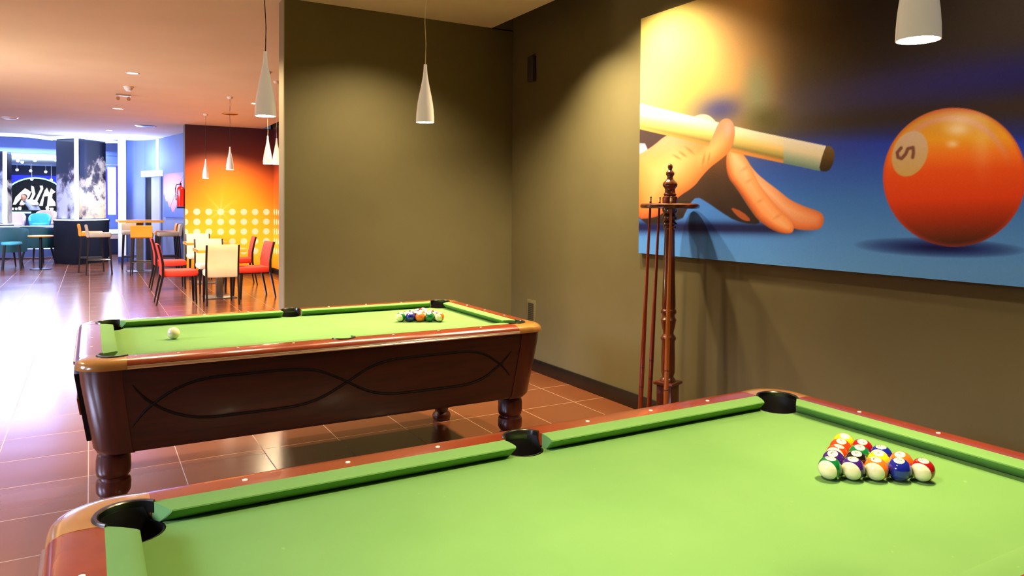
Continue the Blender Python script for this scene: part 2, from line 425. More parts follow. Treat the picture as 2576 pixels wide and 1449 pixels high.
    c = rampc(wv, [(0, (255, 250, 196)), (.3, (255, 242, 172)), (.55, (250, 214, 112)), (.75, (196, 176, 84)), (.88, (150, 132, 62)), (1, (226, 150, 64))])
    f = sstep(1968, 1974, x)[:, None]
    c = c*(1-f)+rampc(wv, [(0, (255, 250, 206)), (.45, (240, 230, 170)), (.75, (170, 190, 140)), (1, (120, 150, 120))])*f
    a = 1-sstep(-1.2, 1.2, d)
    thumb = smoothpoly([(1765, 400), (1790, 352), (1808, 306), (1826, 296), (1842, 302), (1849, 322), (1847, 352), (1838, 382), (1800, 420)], 2)
    keep = sstep(-1, 1.5, sdpoly(x, y, thumb))
    img = over(img, a*keep, c)
    tip = smoothpoly([(2078, 366), (2092, 369), (2101, 384), (2096, 412), (2084, 432), (2060, 430), (2066, 400)], 1)
    img = over(img, 1-sstep(-1.2, 1.2, sdpoly(x, y, tip)), rampc(y, [(366, (120, 100, 50)), (395, (96, 72, 28)), (432, (44, 30, 18))]))
    # ball
    img = over(img, np.clip(1.15-blob(x, y, 2365, 623, 190, 22, 2), 0, 1)**.7, (14, 20, 74))
    r = blob(x, y, 2401, 446, 180, 175)
    c = rampc(y+(x-2400)*.03, [(270, (196, 120, 60)), (300, (206, 150, 44)), (350, (230, 160, 34)), (390, (238, 120, 32)), (430, (232, 84, 22)),
                               (500, (224, 66, 18)), (550, (168, 50, 18)), (590, (112, 44, 20)), (622, (60, 36, 18))])
    c = c*(1-sstep(.93, 1., r)[:, None]*.5)+np.array([196, 70, 60])*sstep(.93, 1., r)[:, None]*.5
    arc = np.exp(-((blob(x, y, 2392, 455, 150, 158)-1)/.055)**2)*sstep(430, 330, y)
    a = 1-sstep(.99, 1.008, r)
    img = over(img, a, c); img = over(img, a*arc*.6, (214, 150, 140))
    for cx, cy, rx, ry, k in ((2418, 300, 46, 18, .5), (2410, 326, 30, 16, .75), (2396, 362, 14, 9, .7), (2470, 350, 22, 70, .25)):
        img = over(img, a*np.exp(-blob(x, y, cx, cy, rx, ry)**2)*k, (244, 226, 176))
    img = over(img, a*(1-sstep(.96, 1.04, blob(x, y, 2289, 387, 43, 59, 22))), rampc(y, [(330, (206, 180, 140)), (440, (206, 170, 86))]))
    five = [(2267, 372), (2257, 384), (2259, 396), (2268, 399), (2278, 388), (2284, 374), (2297, 371), (2298, 384), (2296, 396)]
    dd = np.full(x.shape, 1e9)
    for (ax, ay), (bx, by) in zip(five[:-1], five[1:]):
        ex, ey = bx-ax, by-ay; t = np.clip(((x-ax)*ex+(y-ay)*ey)/(ex*ex+ey*ey), 0, 1)
        dd = np.minimum(dd, np.hypot(x-ax-t*ex, y-ay-t*ey))
    img = over(img, (1-sstep(2.2, 6., dd))*.85, (110, 60, 50))
    l = (np.clip(img, 0, 255)/255)**2.2*np.array([1.0, 1.0, 1.6]); img = np.clip(l, 0, 1)**(1/2.2)*255
    n = rng.normal(0, 1.6, len(x)); return img+n[:, None]
m_print = paint_mat('satin_mural_print', .6); bsdf(m_print).inputs['Specular IOR Level'].default_value = .2
MT, MBt, MY0, MY1 = 2.785, 1.128, 4.078, .72
mural = thing('mural_panel', 'wide printed wall panel of a hand aiming a cue at an orange ball', 'mural', (XR, 2.4, MBt))
o = printed('printed_face', (XR-.0275, MY0, MBt), (0, MY1-MY0, 0), (0, 0, MT-MBt), 760, 372, mural_art, m_print); o.parent = mural; o.location = (-XR, -2.4, -MBt)
b = MB(); b.box((-.0135, 0, (MT-MBt)/2), (.025, MY0-MY1, MT-MBt)); o = b.build('backing_board', m_black, mural)
o.location = (0, (MY0+MY1)/2-2.4, 0)
# wall vents
def vent(name, label, y0, y1, z0, z1, n, m1, m2):
    t = thing(name, label, 'vent', (XR, (y0+y1)/2, (z0+z1)/2)); h = (z1-z0); w = y1-y0
    b = MB(); b.box((-.004, 0, 0), (.008, w+.05, h+.05), bev=.002); b.build('frame', m1, t)
    for k in range(n):
        b = MB(); b.box((-.0095, 0, -h/2+h*(k+.5)/n), (.003, w, h/n*.5)); b.build('slot', m2, t)
    return t
m_slot = mat('vent_slot_dark', (38, 30, 12), .8)
vent('air_vent', 'taupe slotted wall vent above the far pool table corner pocket', 5.527, 5.618, .30, .60, 18, m_taupe, m_slot)
t = thing('wall_speaker', 'small dark box mounted high on the wall by the back corner', 'speaker', (XR, 5.57, 2.67))
b = MB(); b.box((-.02, 0, 0), (.04, .09, .225), bev=.006); b.build('casing', mat('dark_box', (58, 50, 46), .6), t)

# ------------------------------------------------------------------ pool tables
ZT, ZB = .80, .762
def corner_pts(n=22):
    """paths of the corner casting in the +u +v quadrant: outer and inner"""
    out = []
    L1 = .07; L2 = pi*.12/2; L3 = .072; tot = L1+L2+L3
    inn = []
    a0 = atan2(.551-.500, .945-.985); a1 = atan2(.463-.500, 1.035-.985)
    for k in range(n+1):
        s = tot*k/n
        if s < L1: p = (.945+s, .655)
        elif s < L1+L2:
            a = pi/2-(s-L1)/.12; p = (1.015+.12*cos(a), .535+.12*sin(a))
        else: p = (1.135, .535-(s-L1-L2))
        out.append(p); a = a0+(a1-a0)*k/n; r = .0645
        inn.append((.985+r*cos(a), .500+r*sin(a)))
    inn[0] = (.945, .551); inn[-1] = (1.035, .463)
    return out, inn
def quad(p, q, su, sv): return (p*su, q*sv)
def make_pool_table(label, loc, rz):
    t = thing('pool_table', label, 'pool table', loc, rz, 'pool tables')
    # body
    def rrect(hu, hv, r, z, n=8):
        pts = []
        for cx, cy, a0 in ((hu-r, hv-r, 0), (-hu+r, hv-r, 90), (-hu+r, -hv+r, 180), (hu-r, -hv+r, 270)):
            for k in range(n+1):
                a = radians(a0+90*k/n); pts.append((cx+r*cos(a), cy+r*sin(a), z))
        return pts
    b = MB(); b.loft([rrect(1.0, .52, .05, .70), rrect(1.06, .59, .09, .70), rrect(1.10, .62, .11, .763), rrect(1.118, .645, .115, .763), rrect(1.112, .640, .11, .70), rrect(1.066, .604, .10, .41), rrect(1.055, .594, .10, .395)])
    b.build('cabinet', m_body, t)
    # corner posts, slightly proud of the cabinet
    for su in (-1, 1):
        for sv in (-1, 1):
            b = MB(); rings = []
            for hu, hv, r, z in ((1.122, .649, .12, .7615), (1.116, .644, .115, .70), (1.070, .608, .105, .412), (1.058, .597, .105, .392)):
                ring = []
                pts = [(hu-r-.04, hv)]+[(hu-r+r*cos(a), hv-r+r*sin(a)) for a in [radians(90-90*k/8) for k in range(9)]]+[(hu, hv-r-.04)]
                back = [(hu-.012, hv-r-.04), (hu-r*.8, hv-r*.8), (hu-r-.04, hv-.012)]
                ring = [(x*su, y*sv, z) for x, y in pts+back]; rings.append(ring)
            b.loft(rings); b.build('corner_post', m_post, t)
    # legs
    prof = [(.045, .40), (.056, .385), (.058, .37), (.064, .365), (.068, .345), (.069, .30), (.066, .278), (.056, .268), (.056, .264), (.066, .256),
            (.069, .24), (.068, .205), (.060, .190), (.050, .184), (.052, .178), (.062, .165), (.068, .14), (.067, .115), (.058, .09), (.046, .072),
            (.044, .058), (.056, .046), (.062, .034), (.060, .012), (.052, .0)]
    for su in (-1, 1):
        for sv in (-1, 1):
            b = MB(); b.lathe(list(reversed(prof)), (0, 0, 0), 36); o = b.build('leg', m_post, t); o.location = (su*.992, sv*.472, 0)
    # bed with pocket cut-outs
    pk = [(.985, .500, .062), (0, .552, .056)]
    poly = []
    def arc(cx, cy, r, a0, a1, n=14): return [(cx+r*cos(a0+(a1-a0)*k/n), cy+r*sin(a0+(a1-a0)*k/n)) for k in range(n+1)]
    U, V = 1.033, .549; cu, cv, cr = .985, .500, .066; mr = .058
    # go round: start at right side up
    def cnotch(su, sv):
        # points where circle meets u=U and v=V
        du = U-cu; yv = cv-sqrt(cr*cr-du*du); dv = V-cv; xu = cu-sqrt(cr*cr-dv*dv)
        a0 = atan2(yv-cv, du); a1 = atan2(dv, xu-cu)
        # short way through the inside (towards table centre)
        a0 = a0; a1 = a1-2*pi
        pts = arc(cu, cv, cr, a0, a1)
        return [(x*su, y*sv) for x, y in pts]
    def mnotch(sv):
        a = arc(0, .552, mr, radians(-3), radians(-177), 14); return [(x, y*sv) for x, y in a]
    poly += cnotch(1, 1)+mnotch(1)+list(reversed(cnotch(-1, 1)))+cnotch(-1, -1)+list(reversed(mnotch(-1)))+list(reversed(cnotch(1, -1)))
    b = MB(); b.prism(poly, .735, ZB); b.build('bed', m_felt, t)
    # cushions
    sec = [(0., ZT), (.035, ZT+.0005), (.056, ZT-.001), (.0612, ZT-.003), (.062, ZT-.006), (.0595, ZT-.010), (.034, ZB+.006), (.026, ZB), (.0, ZB)]
    def cushion(e0, e1, wall, place):
        # e0,e1: (pos at w=0, pos at nose)
        b = MB(); rings = []
        def posn(e, w, k): return e[0]+(e[1]-e[0])*min(1, w/.062)
        for f in (0, .004, .02, .98, .996, 1):
            ring = []
            for w, z in sec:
                p0 = posn(e0, w, 0); p1 = posn(e1, w, 1); p = p0+(p1-p0)*f
                ww = w*(.93 if f in (0, 1) else 1.)
                ring.append(place(p, wall-ww, z))
            rings.append(ring)
        b.loft(rings); return b.build('cushion', m_felt, t)
    for sv in (-1, 1):
        for su in (-1, 1):
            cushion((.062*su, .057*su), (.943*su, .912*su), .551, lambda p, w, z, sv=sv: (p, w*sv, z))
    for su in (-1, 1):
        cushion((-.461, -.417), (.461, .417), 1.035, lambda p, w, z, su=su: (w*su, p, z))
    # rails
    us = sorted(set([-.945, -.5, .5, .945]+[round(.0585*sin(radians(a)), 5) for a in range(-90, 91, 9)]+[-.0586, .0586]))
    for sv in (-1, 1):
        b = MB(); rings = []
        for u in us:
            vi = .551+(sqrt(max(0, .0585**2-u*u))*.86 if abs(u) < .0585 else 0)
            ring = [(u, vi, .765), (u, vi, ZT), (u, max(.603, vi+.002), ZT), (u, .625, ZT-.002), (u, .642, ZT-.008), (u, .652, ZT-.016), (u, .656, ZT-.024), (u, .652, ZT-.036), (u, .62, .764)]
            rings.append([(x, y*sv, z) for x, y, z in ring])
        b.loft(rings); b.build('rail', m_rail, t)
        b = MB(); b.loft([[(u, sv*v, z) for v, z in ((.650, .7755), (.661, .776), (.663, .7735), (.6605, .7705), (.6625, .767), (.660, .7615), (.648, .7615))] for u in (-.944, .944)], smooth=False)
        b.build('trim_strip', m_steel, t)
    for su in (-1, 1):
        b = MB(); rings = []
        for v in (-.463, 0, .463):
            ring = [(1.035, v, .765), (1.035, v, ZT), (1.085, v, ZT), (1.105, v, ZT-.002), (1.121, v, ZT-.008), (1.131, v, ZT-.016), (1.135, v, ZT-.024), (1.131, v, ZT-.036), (1.10, v, .764)]
            rings.append([(x*su, y, z) for x, y, z in ring])
        b.loft(rings); b.build('rail', m_rail, t)
        b = MB(); b.loft([[(su*u, v, z) for u, z in ((1.128, .7755), (1.140, .776), (1.142, .7735), (1.1395, .7705), (1.1415, .767), (1.139, .7615), (1.126, .7615))] for v in (-.462, .462)], smooth=False)
        b.build('trim_strip', m_steel, t)
    # corner castings with bracket and pocket
    O_, I_ = corner_pts()
    for su in (-1, 1):
        for sv in (-1, 1):
            b = MB(); rings = []
            for (ox, oy), (ix, iy) in zip(O_, I_):
                def mixp(f): return (ix+(ox-ix)*f, iy+(oy-iy)*f)
                ring = []
                for f, z in ((0, .762), (0, ZT), (.45, ZT+.001), (.72, ZT-.002), (.88, ZT-.009), (.97, ZT-.018), (1.0, ZT-.026), (1.03, ZT-.034), (1.03, .7605), (.7, .7605)):
                    x, y = mixp(f); ring.append((x*su, y*sv, z))
                rings.append(ring)
            b.loft(rings); b.build('corner_casting', m_cap, t)
            b = MB(); rings = []
            a0 = atan2(.551-.500, .945-.985)+.12; a1 = atan2(.463-.500, 1.035-.985)-.12
            N = 20
            for k in range(N+1):
                a = a0+(a1-a0)*k/N; w = .0055+.0065*sin(pi*k/N)
                ring = []
                for rr, z in ((.0615, ZT-.022), (.0615, ZT+.003), (.0635, ZT+.0055), (.0635+w*.7, ZT+.0055), (.0635+w, ZT+.001), (.0635+w, ZT-.004)):
                    ring.append(((.985+rr*cos(a))*su, (.500+rr*sin(a))*sv, z))
                rings.append(ring)
            b.loft(rings); b.build('pocket_bracket', m_gun, t)
            b = MB(); b.lathe([(.0, .60), (.05, .60), (.0595, .63), (.0605, .79), (.064, .79), (.064, .60), (.0, .595)], (.985*su, .500*sv, 0), 28, cap=False)
            # leave the mouth open towards the bed: lower that part of the rim
            for i, (x, y, z) in enumerate(b.v):
                dx, dy = x-.985*su, y-.5*sv
                if z > .7 and (dx*su+dy*sv) < .012: b.v[i] = (x, y, .7615)
            b.build('pocket', m_rubber, t)
    for sv in (-1, 1):
        b = MB(); rings = []
        N = 20
        for k in range(N+1):
            a = radians(168-156*k/N); w = .005+.005*sin(pi*k/N); ring = []
            for rr, z in ((.0515, ZT-.022), (.0515, ZT+.003), (.0535, ZT+.0055), (.0535+w*.7, ZT+.0055), (.0535+w, ZT+.001), (.0535+w, ZT-.004)):
                ring.append((rr*1.04*cos(a), (.551+rr*.9*sin(a))*sv, z))
            rings.append(ring)
        b.loft(rings); b.build('pocket_bracket', m_gun, t)
        b = MB(); b.lathe([(.0, .60), (.045, .60), (.052, .63), (.0525, .79), (.0565, .79), (.0565, .60), (.0, .595)], (0, .551*sv, 0), 28, cap=False)
        b.v = [(x, .551*sv+(y-.551*sv)*.9, z) for x, y, z in b.v]
        for i, (x, y, z) in enumerate(b.v):
            if z > .7 and (y-.551*sv)*sv < .006: b.v[i] = (x, y, .7615)
        b.build('pocket', m_rubber, t)
    # sights
    b = MB(); b.lathe([(.0, 0), (.0062, 0), (.0062, .0012), (.0, .0014)], (0, 0, 0), 16, cap=False)
    s0 = None
    pts = [(k*.2477, sv*.5856, ZT) for sv in (-1, 1) for k in (-3, -2, -1, 1, 2, 3)]+[(su*1.0732, k*.2517, ZT) for su in (-1, 1) for k in (-1, 0, 1)]
    for p in pts:
        if s0 is None: o = s0 = b.build('sight', m_pearl, t)
        else: o = s0.copy(); COL.objects.link(o); o.parent = t
        o.location = p
    # carved lines on both long sides
    up = [(-.925, .690), (-.905, .660), (-.875, .623), (-.843, .596), (-.805, .568), (-.763, .545), (-.715, .526), (-.668, .514), (-.61, .507), (-.569, .506), (-.45, .506), (-.33, .506),
          (-.25, .508), (-.195, .515), (-.145, .528), (-.105, .543), (-.069, .561), (-.035, .579), (0, .598), (.045, .626), (.087, .649), (.13, .666), (.169, .677), (.21, .684), (.252, .688), (.35, .690),
          (.47, .690), (.60, .690), (.65, .687), (.697, .678), (.735, .666), (.769, .650), (.805, .624), (.843, .598), (.875, .566), (.905, .530)]
    for sv in (-1, 1):
        for flip in (0, 1):
            b = MB(); path = []
            for u, z in up:
                z2 = 1.196-z if flip else z
                v = .604+(.640-.604)*(z2-.41)/(.29)
                path.append((u, sv*(v+.0005), z2))
            n = len(path); b.tube(path, .0058, 8, radii=[.0058*min(1, .35+i/3, .35+(n-1-i)/3) for i in range(n)]); b.build('carving', m_carve, t)
    # coin mechanism on the left end
    def slab(u0, u1, v0, v1, za, zb):
        q = MB(); rings = []
        for z in (za, zb):
            hu = 1.066+(1.112-1.066)*(z-.41)/.29
            rings.append([(-hu-u0, v0, z), (-hu-u1, v0, z), (-hu-u1, v1, z), (-hu-u0, v1, z)])
        q.loft(rings, smooth=False); return q
    o = slab(-.004, .022, -.50, -.30, .44, .73).build('coin_plate', m_black, t)
    slab(.0225, .030, -.48, -.32, .55, .62).build('coin_slot', m_rail, o)
    b = MB(); b.box((-1.128, .0, .68), (.02, .5, .06), bev=.004); b.build('ball_return', m_black, t)
    return t
T1 = (1.0769, 4.0843, 0.); T2 = (1.0583, 1.2166, 0.)
tb1 = make_pool_table('farther pool table with cue ball, whole dark mahogany side showing', T1, radians(-.17))
tb2 = make_pool_table('nearest pool table, bright green cloth filling the foreground', T2, radians(.19))

# ------------------------------------------------------------------ balls
BR = .02858
BCOL = {1: (250, 205, 20), 2: (22, 34, 140), 3: (214, 62, 18), 4: (58, 26, 110), 5: (240, 110, 30), 6: (14, 110, 52), 7: (160, 18, 22), 8: (24, 20, 18)}
BNAME = {1: 'yellow', 2: 'blue', 3: 'red', 4: 'purple', 5: 'orange', 6: 'green', 7: 'maroon', 8: 'black'}
m_digit = mat('number_ink', (30, 26, 30), .4)
def ball_mat(n):
    k = n if n <= 8 else n-8
    m = mat('ball_resin_%d' % n, BCOL[k], .07, coat=.6, coat_rough=.03)
    tc = nd(m, 'ShaderNodeTexCoord'); sx = nd(m, 'ShaderNodeSeparateXYZ'); lk(m, tc.outputs['Object'], sx.inputs[0])
    gx = nd(m, 'ShaderNodeMath', operation='ABSOLUTE'); lk(m, sx.outputs[0], gx.inputs[0])
    c = nd(m, 'ShaderNodeMath', operation='GREATER_THAN'); lk(m, gx.outputs[0], c.inputs[0]); c.inputs[1].default_value = BR*.895
    fac = c
    if n > 8:
        gz = nd(m, 'ShaderNodeMath', operation='ABSOLUTE'); lk(m, sx.outputs[2], gz.inputs[0])
        s = nd(m, 'ShaderNodeMath', operation='GREATER_THAN'); lk(m, gz.outputs[0], s.inputs[0]); s.inputs[1].default_value = BR*.53
        fac = nd(m, 'ShaderNodeMath', operation='MAXIMUM'); lk(m, c.outputs[0], fac.inputs[0]); lk(m, s.outputs[0], fac.inputs[1])
    mx = nd(m, 'ShaderNodeMixRGB'); lk(m, fac.outputs[0], mx.inputs[0]); mx.inputs[1].default_value = lin(BCOL[k]); mx.inputs[2].default_value = lin((246, 232, 190))
    lk(m, mx.outputs[0], bsdf(m).inputs['Base Color']); return m
def sphere_mesh(r, n=40, mrows=24):
    b = MB(); prof = [(r*sin(pi*k/mrows), -r*cos(pi*k/mrows)) for k in range(mrows+1)]; prof[0] = (1e-5, -r); prof[-1] = (1e-5, r)
    b.lathe(prof, n=n, cap=False); return b
def digit_mesh(n):
    cu = bpy.data.curves.new('number', 'FONT'); cu.body = str(n); cu.size = .016; cu.align_x = 'CENTER'; cu.align_y = 'CENTER'; cu.resolution_u = 2
    tmp = bpy.data.objects.new('number', cu); COL.objects.link(tmp)
    dg = bpy.context.evaluated_depsgraph_get(); me = bpy.data.meshes.new_from_object(tmp.evaluated_get(dg))
    bpy.data.objects.remove(tmp); bpy.data.curves.remove(cu)
    for v in me.vertices:
        y, z = v.co.x, v.co.y; rr = BR*1.006; v.co = Vector((sqrt(max(1e-9, rr*rr-y*y-z*z)), y, z))
    me.materials.append(m_digit); return me
BM = {n: ball_mat(n) for n in range(1, 16)}; DM = {n: digit_mesh(n) for n in range(1, 16)}
bm0 = sphere_mesh(BR)
def ball(n, c, N, S, label, group):
    """N: direction the number faces, S: direction of the white cap / roll reference"""
    me = bm0.mesh('pool_ball'); me.materials.append(BM[n])
    o = bpy.data.objects.new('pool_ball', me); COL.objects.link(o)
    N = Vector(N).normalized(); S = Vector(S); S = (S-N*S.dot(N)).normalized(); Y = S.cross(N)
    M = Matrix((N, Y, S)).transposed().to_4x4(); M.translation = Vector(c); o.matrix_world = M
    tag(o, label, 'ball', group)
    d = bpy.data.objects.new('number', DM[n]); COL.objects.link(d); d.parent = o
    return o
def rack(center, ang, rows, where, group):
    """rows from the base row (five balls) to the apex"""
    ax = Vector((cos(ang), sin(ang), 0)); ay = Vector((-sin(ang), cos(ang), 0)); zc = ZB+BR+.0006
    names = {5: 'front row', 4: 'second row', 3: 'third row', 2: 'fourth row', 1: 'apex'}
    for r, row in enumerate(rows):
        m = len(row)
        for i, n in enumerate(row):
            p = Vector(center)+ax*(i-(m-1)/2)*BR*2.012+ay*r*BR*1.745; p.z = zc
            k = n if n <= 8 else n-8
            kind = 'striped' if n > 8 else 'solid'
            side = '' if m == 1 else (', %s from the left' % ['first', 'second', 'third', 'fourth', 'fifth'][i])
            lab = '%s %s ball number %d racked on the %s' % (kind, BNAME[k], n, where)
            if m == 1: lab = '%s %s ball number %d at the rack apex, %s' % (kind, BNAME[k], n, where)
            tc = (Vector((0, 0, CH))-p).normalized(); lft = Vector((-Rh.x, -Rh.y, 0))
            j = random.uniform(-.25, .25)
            if n > 8:
                N = Vector((0, 0, 1))+Rh*(.12+j*.6)-tc*Vector((0, 0, 0)).length+tc*.28*random.uniform(.6, 1.2); S = tc*1.0+lft*random.uniform(.25, .6)-Vector((0, 0, .25))
            else:
                N = Vector((0, 0, 1))+tc*random.uniform(.35, .6)+Rh*j; S = lft.cross(tc)*-1+lft*random.uniform(-.6, .6)
            ball(n, p, N, S, lab, group)
rack((1.7215, 1.1400, 0), radians(-32.2), [[14, 12, 13, 2, 15], [4, 8, 9, 5], [11, 6, 10], [3, 7], [1]], 'nearest pool table', 'racked balls on the near table')
rack((1.698, 4.048, 0), radians(-27.5), [[14, 2, 5, 6, 13], [11, 8, 15, 10], [12, 9, 3], [4, 1], [7]], 'farther pool table', 'racked balls on the far table')
b = sphere_mesh(.0302); o = b.build('cue_ball', mottled('ivory_resin', (240, 224, 176), (244, 230, 186), 2., .1, coat=.5)); o.location = (.366, 4.097, ZB+.0305)
tag(o, 'ivory cue ball alone on the far table cloth', 'ball')

# ------------------------------------------------------------------ cue rack
RP = Vector((3.184, 3.540, 0)); MPX = .002532
rk = thing('cue_rack', 'turned mahogany floor rack for cues with an urn finial', 'cue rack', RP)
def zp(py): return 1.463-(py-518)*MPX
prof = [(412.3, 0), (414, 3.5), (418, 6), (422, 6.3), (426, 4.8), (428.5, 4.6), (431, 7), (434, 10), (437.5, 10.8), (441, 10), (444, 7.4), (447, 7), (452, 9), (456, 13),
        (460, 17), (464.5, 18.7), (469, 17.8), (473, 14.5), (477, 12.5), (483, 13), (486, 14), (488.5, 16), (491, 15.8), (492.5, 14.5), (495, 18), (500, 18.6), (512, 18.6),
        (524, 18.4), (531, 18.4), (534, 17), (536.5, 13.5), (539, 14.5), (543, 17.5), (547, 18), (551, 16.5), (553.5, 13.5), (556, 14.5), (560, 17.8), (564, 17.5), (567, 14), (570, 16), (574, 16), (577, 12.5),
        (590, 12.6), (640, 13.6), (700, 15.2), (765, 17.2), (772, 17), (776, 16.5), (780, 19.2), (785, 19.6), (789, 17), (794, 15.2), (799, 17), (803.5, 19.8), (808, 18.4), (820, 16.5), (833, 13.2),
        (839, 13), (843, 16), (848, 19.2), (852, 19), (857, 16.4), (862, 16.2), (900, 17.2), (935, 17.2), (942, 15), (947, 14), (952, 18), (957, 20)]
b = MB(); b.lathe([(max(r*MPX, .0003), zp(y)) for y, r in reversed(prof)], n=36); b.build('column', m_rack, rk)
b = MB(); b.box((0, 0, zp(962)), (.155*.9, .155*.9, .022), rz=radians(20), bev=.008); b.box((0, 0, (zp(966)+.16)/2), (.105, .105, zp(966)-.16), rz=radians(20), bev=.004); b.build('plinth', m_rack, rk)
b = MB(); b.lathe([(.02, 1.446), (.175, 1.446), (.184, 1.452), (.186, 1.461), (.184, 1.470), (.175, 1.477), (.02, 1.479)], n=48)
b.build('top_ring', m_rack, rk)
b = MB(); b.lathe([(.01, .055), (.185, .055), (.196, .065), (.199, .085), (.196, .105), (.185, .115), (.01, .117)], n=48); b.build('base_disc', m_rack, rk)
b = MB(); b.lathe([(.05, .115), (.075, .12), (.07, .15), (.05, .165)], n=32); b.build('collar', m_rack, rk)
for k in range(4):
    a = radians(45+90*k); b = MB(); b.lathe([(.0, .0), (.022, .0), (.028, .02), (.02, .045), (.016, .056)], (.15*cos(a), .15*sin(a), 0), 16, cap=False); b.build('foot', m_rack, rk)
def cue(top, bot, m, label):
    t = thing('pool_cue', label, 'cue', bot, 0, 'cues standing in the rack')
    A = Vector(bot); B = Vector(top); d = B-A; L = d.length; ax = d.normalized()
    b = MB(); b.lathe([(.0125, 0), (.0150, .004), (.0150, .40), (.0092, L*.75), (.0066, L-.032)], axis=ax, n=16); b.build('shaft', m, t)
    for z in (.21, .33):
        b = MB(); b.lathe([(.0154, z), (.0154, z+.004)], axis=ax, n=16, cap=False); b.build('ring', m_black, t)
    b = MB(); b.lathe([(.0069, L-.032), (.0069, L-.009)], axis=ax, n=16); b.build('ferrule', m_ferr, t)
    b = MB(); b.lathe([(.0067, L-.009), (.0067, L-.003), (.004, L)], axis=ax, n=16); b.build('tip', m_tip, t)
_rd = RP.normalized(); _rl = Vector((_rd.y, -_rd.x, 0))
def rp(lat, dep, z): v = RP+_rl*lat+_rd*dep; return (v.x, v.y, z)
cue(rp(-.117, -.085, 1.521), rp(-.170, -.115, .118), m_cue1, 'dark red pool cue farthest left in the rack')
cue(rp(-.064, .12, 1.521), rp(-.120, .13, .118), m_cue1, 'red-brown pool cue in the middle, left of the rack column')
cue(rp(.008, -.125, 1.521), rp(-.012, -.175, .118), m_cue2, 'light amber pool cue in front of the rack column')

# ------------------------------------------------------------------ pendants
def pendant(label, x, y, zb, group, first=None, cable=m_cable, scale=1.):
    if first: return None
def make_pendant(label, x, y, zb, group, dark=False, H=.345, R=.0545):
    t = thing('pendant_lamp', label, 'lamp', (x, y, zb), 0, group)
    pr = [(1.0, 0), (1.0, .02), (.985, .10), (.93, .22), (.83, .34), (.69, .46), (.53, .58), (.38, .70), (.27, .80), (.20, .90), (.17, 1.0)]
    outer = [(R*r, H*z) for r, z in pr]; inner = [(R*r-.0025, H*z) for r, z in pr[:-1]]
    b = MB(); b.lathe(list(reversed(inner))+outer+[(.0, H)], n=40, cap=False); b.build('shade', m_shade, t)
    b = MB(); b.lathe([(.0, .006), (R*.9, .006), (R*.93, .012), (.0, .014)], n=32, cap=False); b.build('bulb', m_bulb, t)
    L = ZC-zb; b = MB()
    path = [(.0035*sin(k*1.3+x*7), .003*cos(k*1.9+y), H-.005+(L-H-.02)*k/12) for k in range(13)]; path[0] = (0, 0, H-.005); path[-1] = (0, 0, L-.02)
    b.tube(path, .0028, 8); b.build('cable', m_cabled if dark else m_cable, t)
    b = MB(); b.lathe([(.004, L-.035), (.03, L-.03), (.042, L-.012), (.045, L)], n=28); b.build('ceiling_rose', m_white, t)
    return t
PEND = [(.815, 4.08, 1.925), (1.738, 4.08, 1.950), (1.90, 1.16, 1.895), (.815, 1.10, 1.915)]
GA = 'white bottle pendants over the pool tables'
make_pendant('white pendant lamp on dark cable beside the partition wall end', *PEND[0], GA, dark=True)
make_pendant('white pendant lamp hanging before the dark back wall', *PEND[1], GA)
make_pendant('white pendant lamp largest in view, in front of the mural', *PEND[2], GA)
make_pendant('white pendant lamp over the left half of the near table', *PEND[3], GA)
FP = [(1.80, 14.2, 1.93), (1.83, 11.75, 1.985), (1.885, 9.3, 1.955), (2.13, 9.95, 1.99)]
GB = 'white bottle pendants over the dining tables'
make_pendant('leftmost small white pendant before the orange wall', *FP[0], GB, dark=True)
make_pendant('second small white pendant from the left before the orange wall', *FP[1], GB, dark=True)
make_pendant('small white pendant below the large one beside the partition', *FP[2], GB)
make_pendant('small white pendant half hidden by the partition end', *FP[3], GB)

def spot(name, loc, e, ang, col, blend=.3, rad=.03, target=None):
    l = bpy.data.lights.new(name, 'SPOT'); l.energy = e; l.spot_size = radians(ang); l.spot_blend = blend; l.color = col; l.shadow_soft_size = rad
    o = bpy.data.objects.new(name, l); COL.objects.link(o); o.location = loc
    if target:
        o.rotation_euler = (Vector(target)-Vector(loc)).to_track_quat('-Z', 'Y').to_euler()
    return o
def area(name, loc, target, sx, sy, e, col, spread=180):
    l = bpy.data.lights.new(name, 'AREA'); l.shape = 'RECTANGLE'; l.size = sx; l.size_y = sy; l.energy = e; l.color = col; l.spread = radians(spread)
    o = bpy.data.objects.new(name, l); COL.objects.link(o); o.location = loc
    o.rotation_euler = (Vector(target)-Vector(loc)).to_track_quat('-Z', 'Y').to_euler(); return o
def point(name, loc, e, col, rad=.05):
    l = bpy.data.lights.new(name, 'POINT'); l.energy = e; l.color = col; l.shadow_soft_size = rad
    o = bpy.data.objects.new(name, l); COL.objects.link(o); o.location = loc; return o
WARM = (1., .80, .48); WARM2 = (1., .72, .40)
for i, p in enumerate(PEND): spot('pendant_light', (p[0], p[1], p[2]-.004), 34 if p[1] > 3 else 55, 132, WARM, .35, .045)
for i, p in enumerate(FP): spot('pendant_light', (p[0], p[1], p[2]-.004), 45, 150, WARM2, .4, .045)
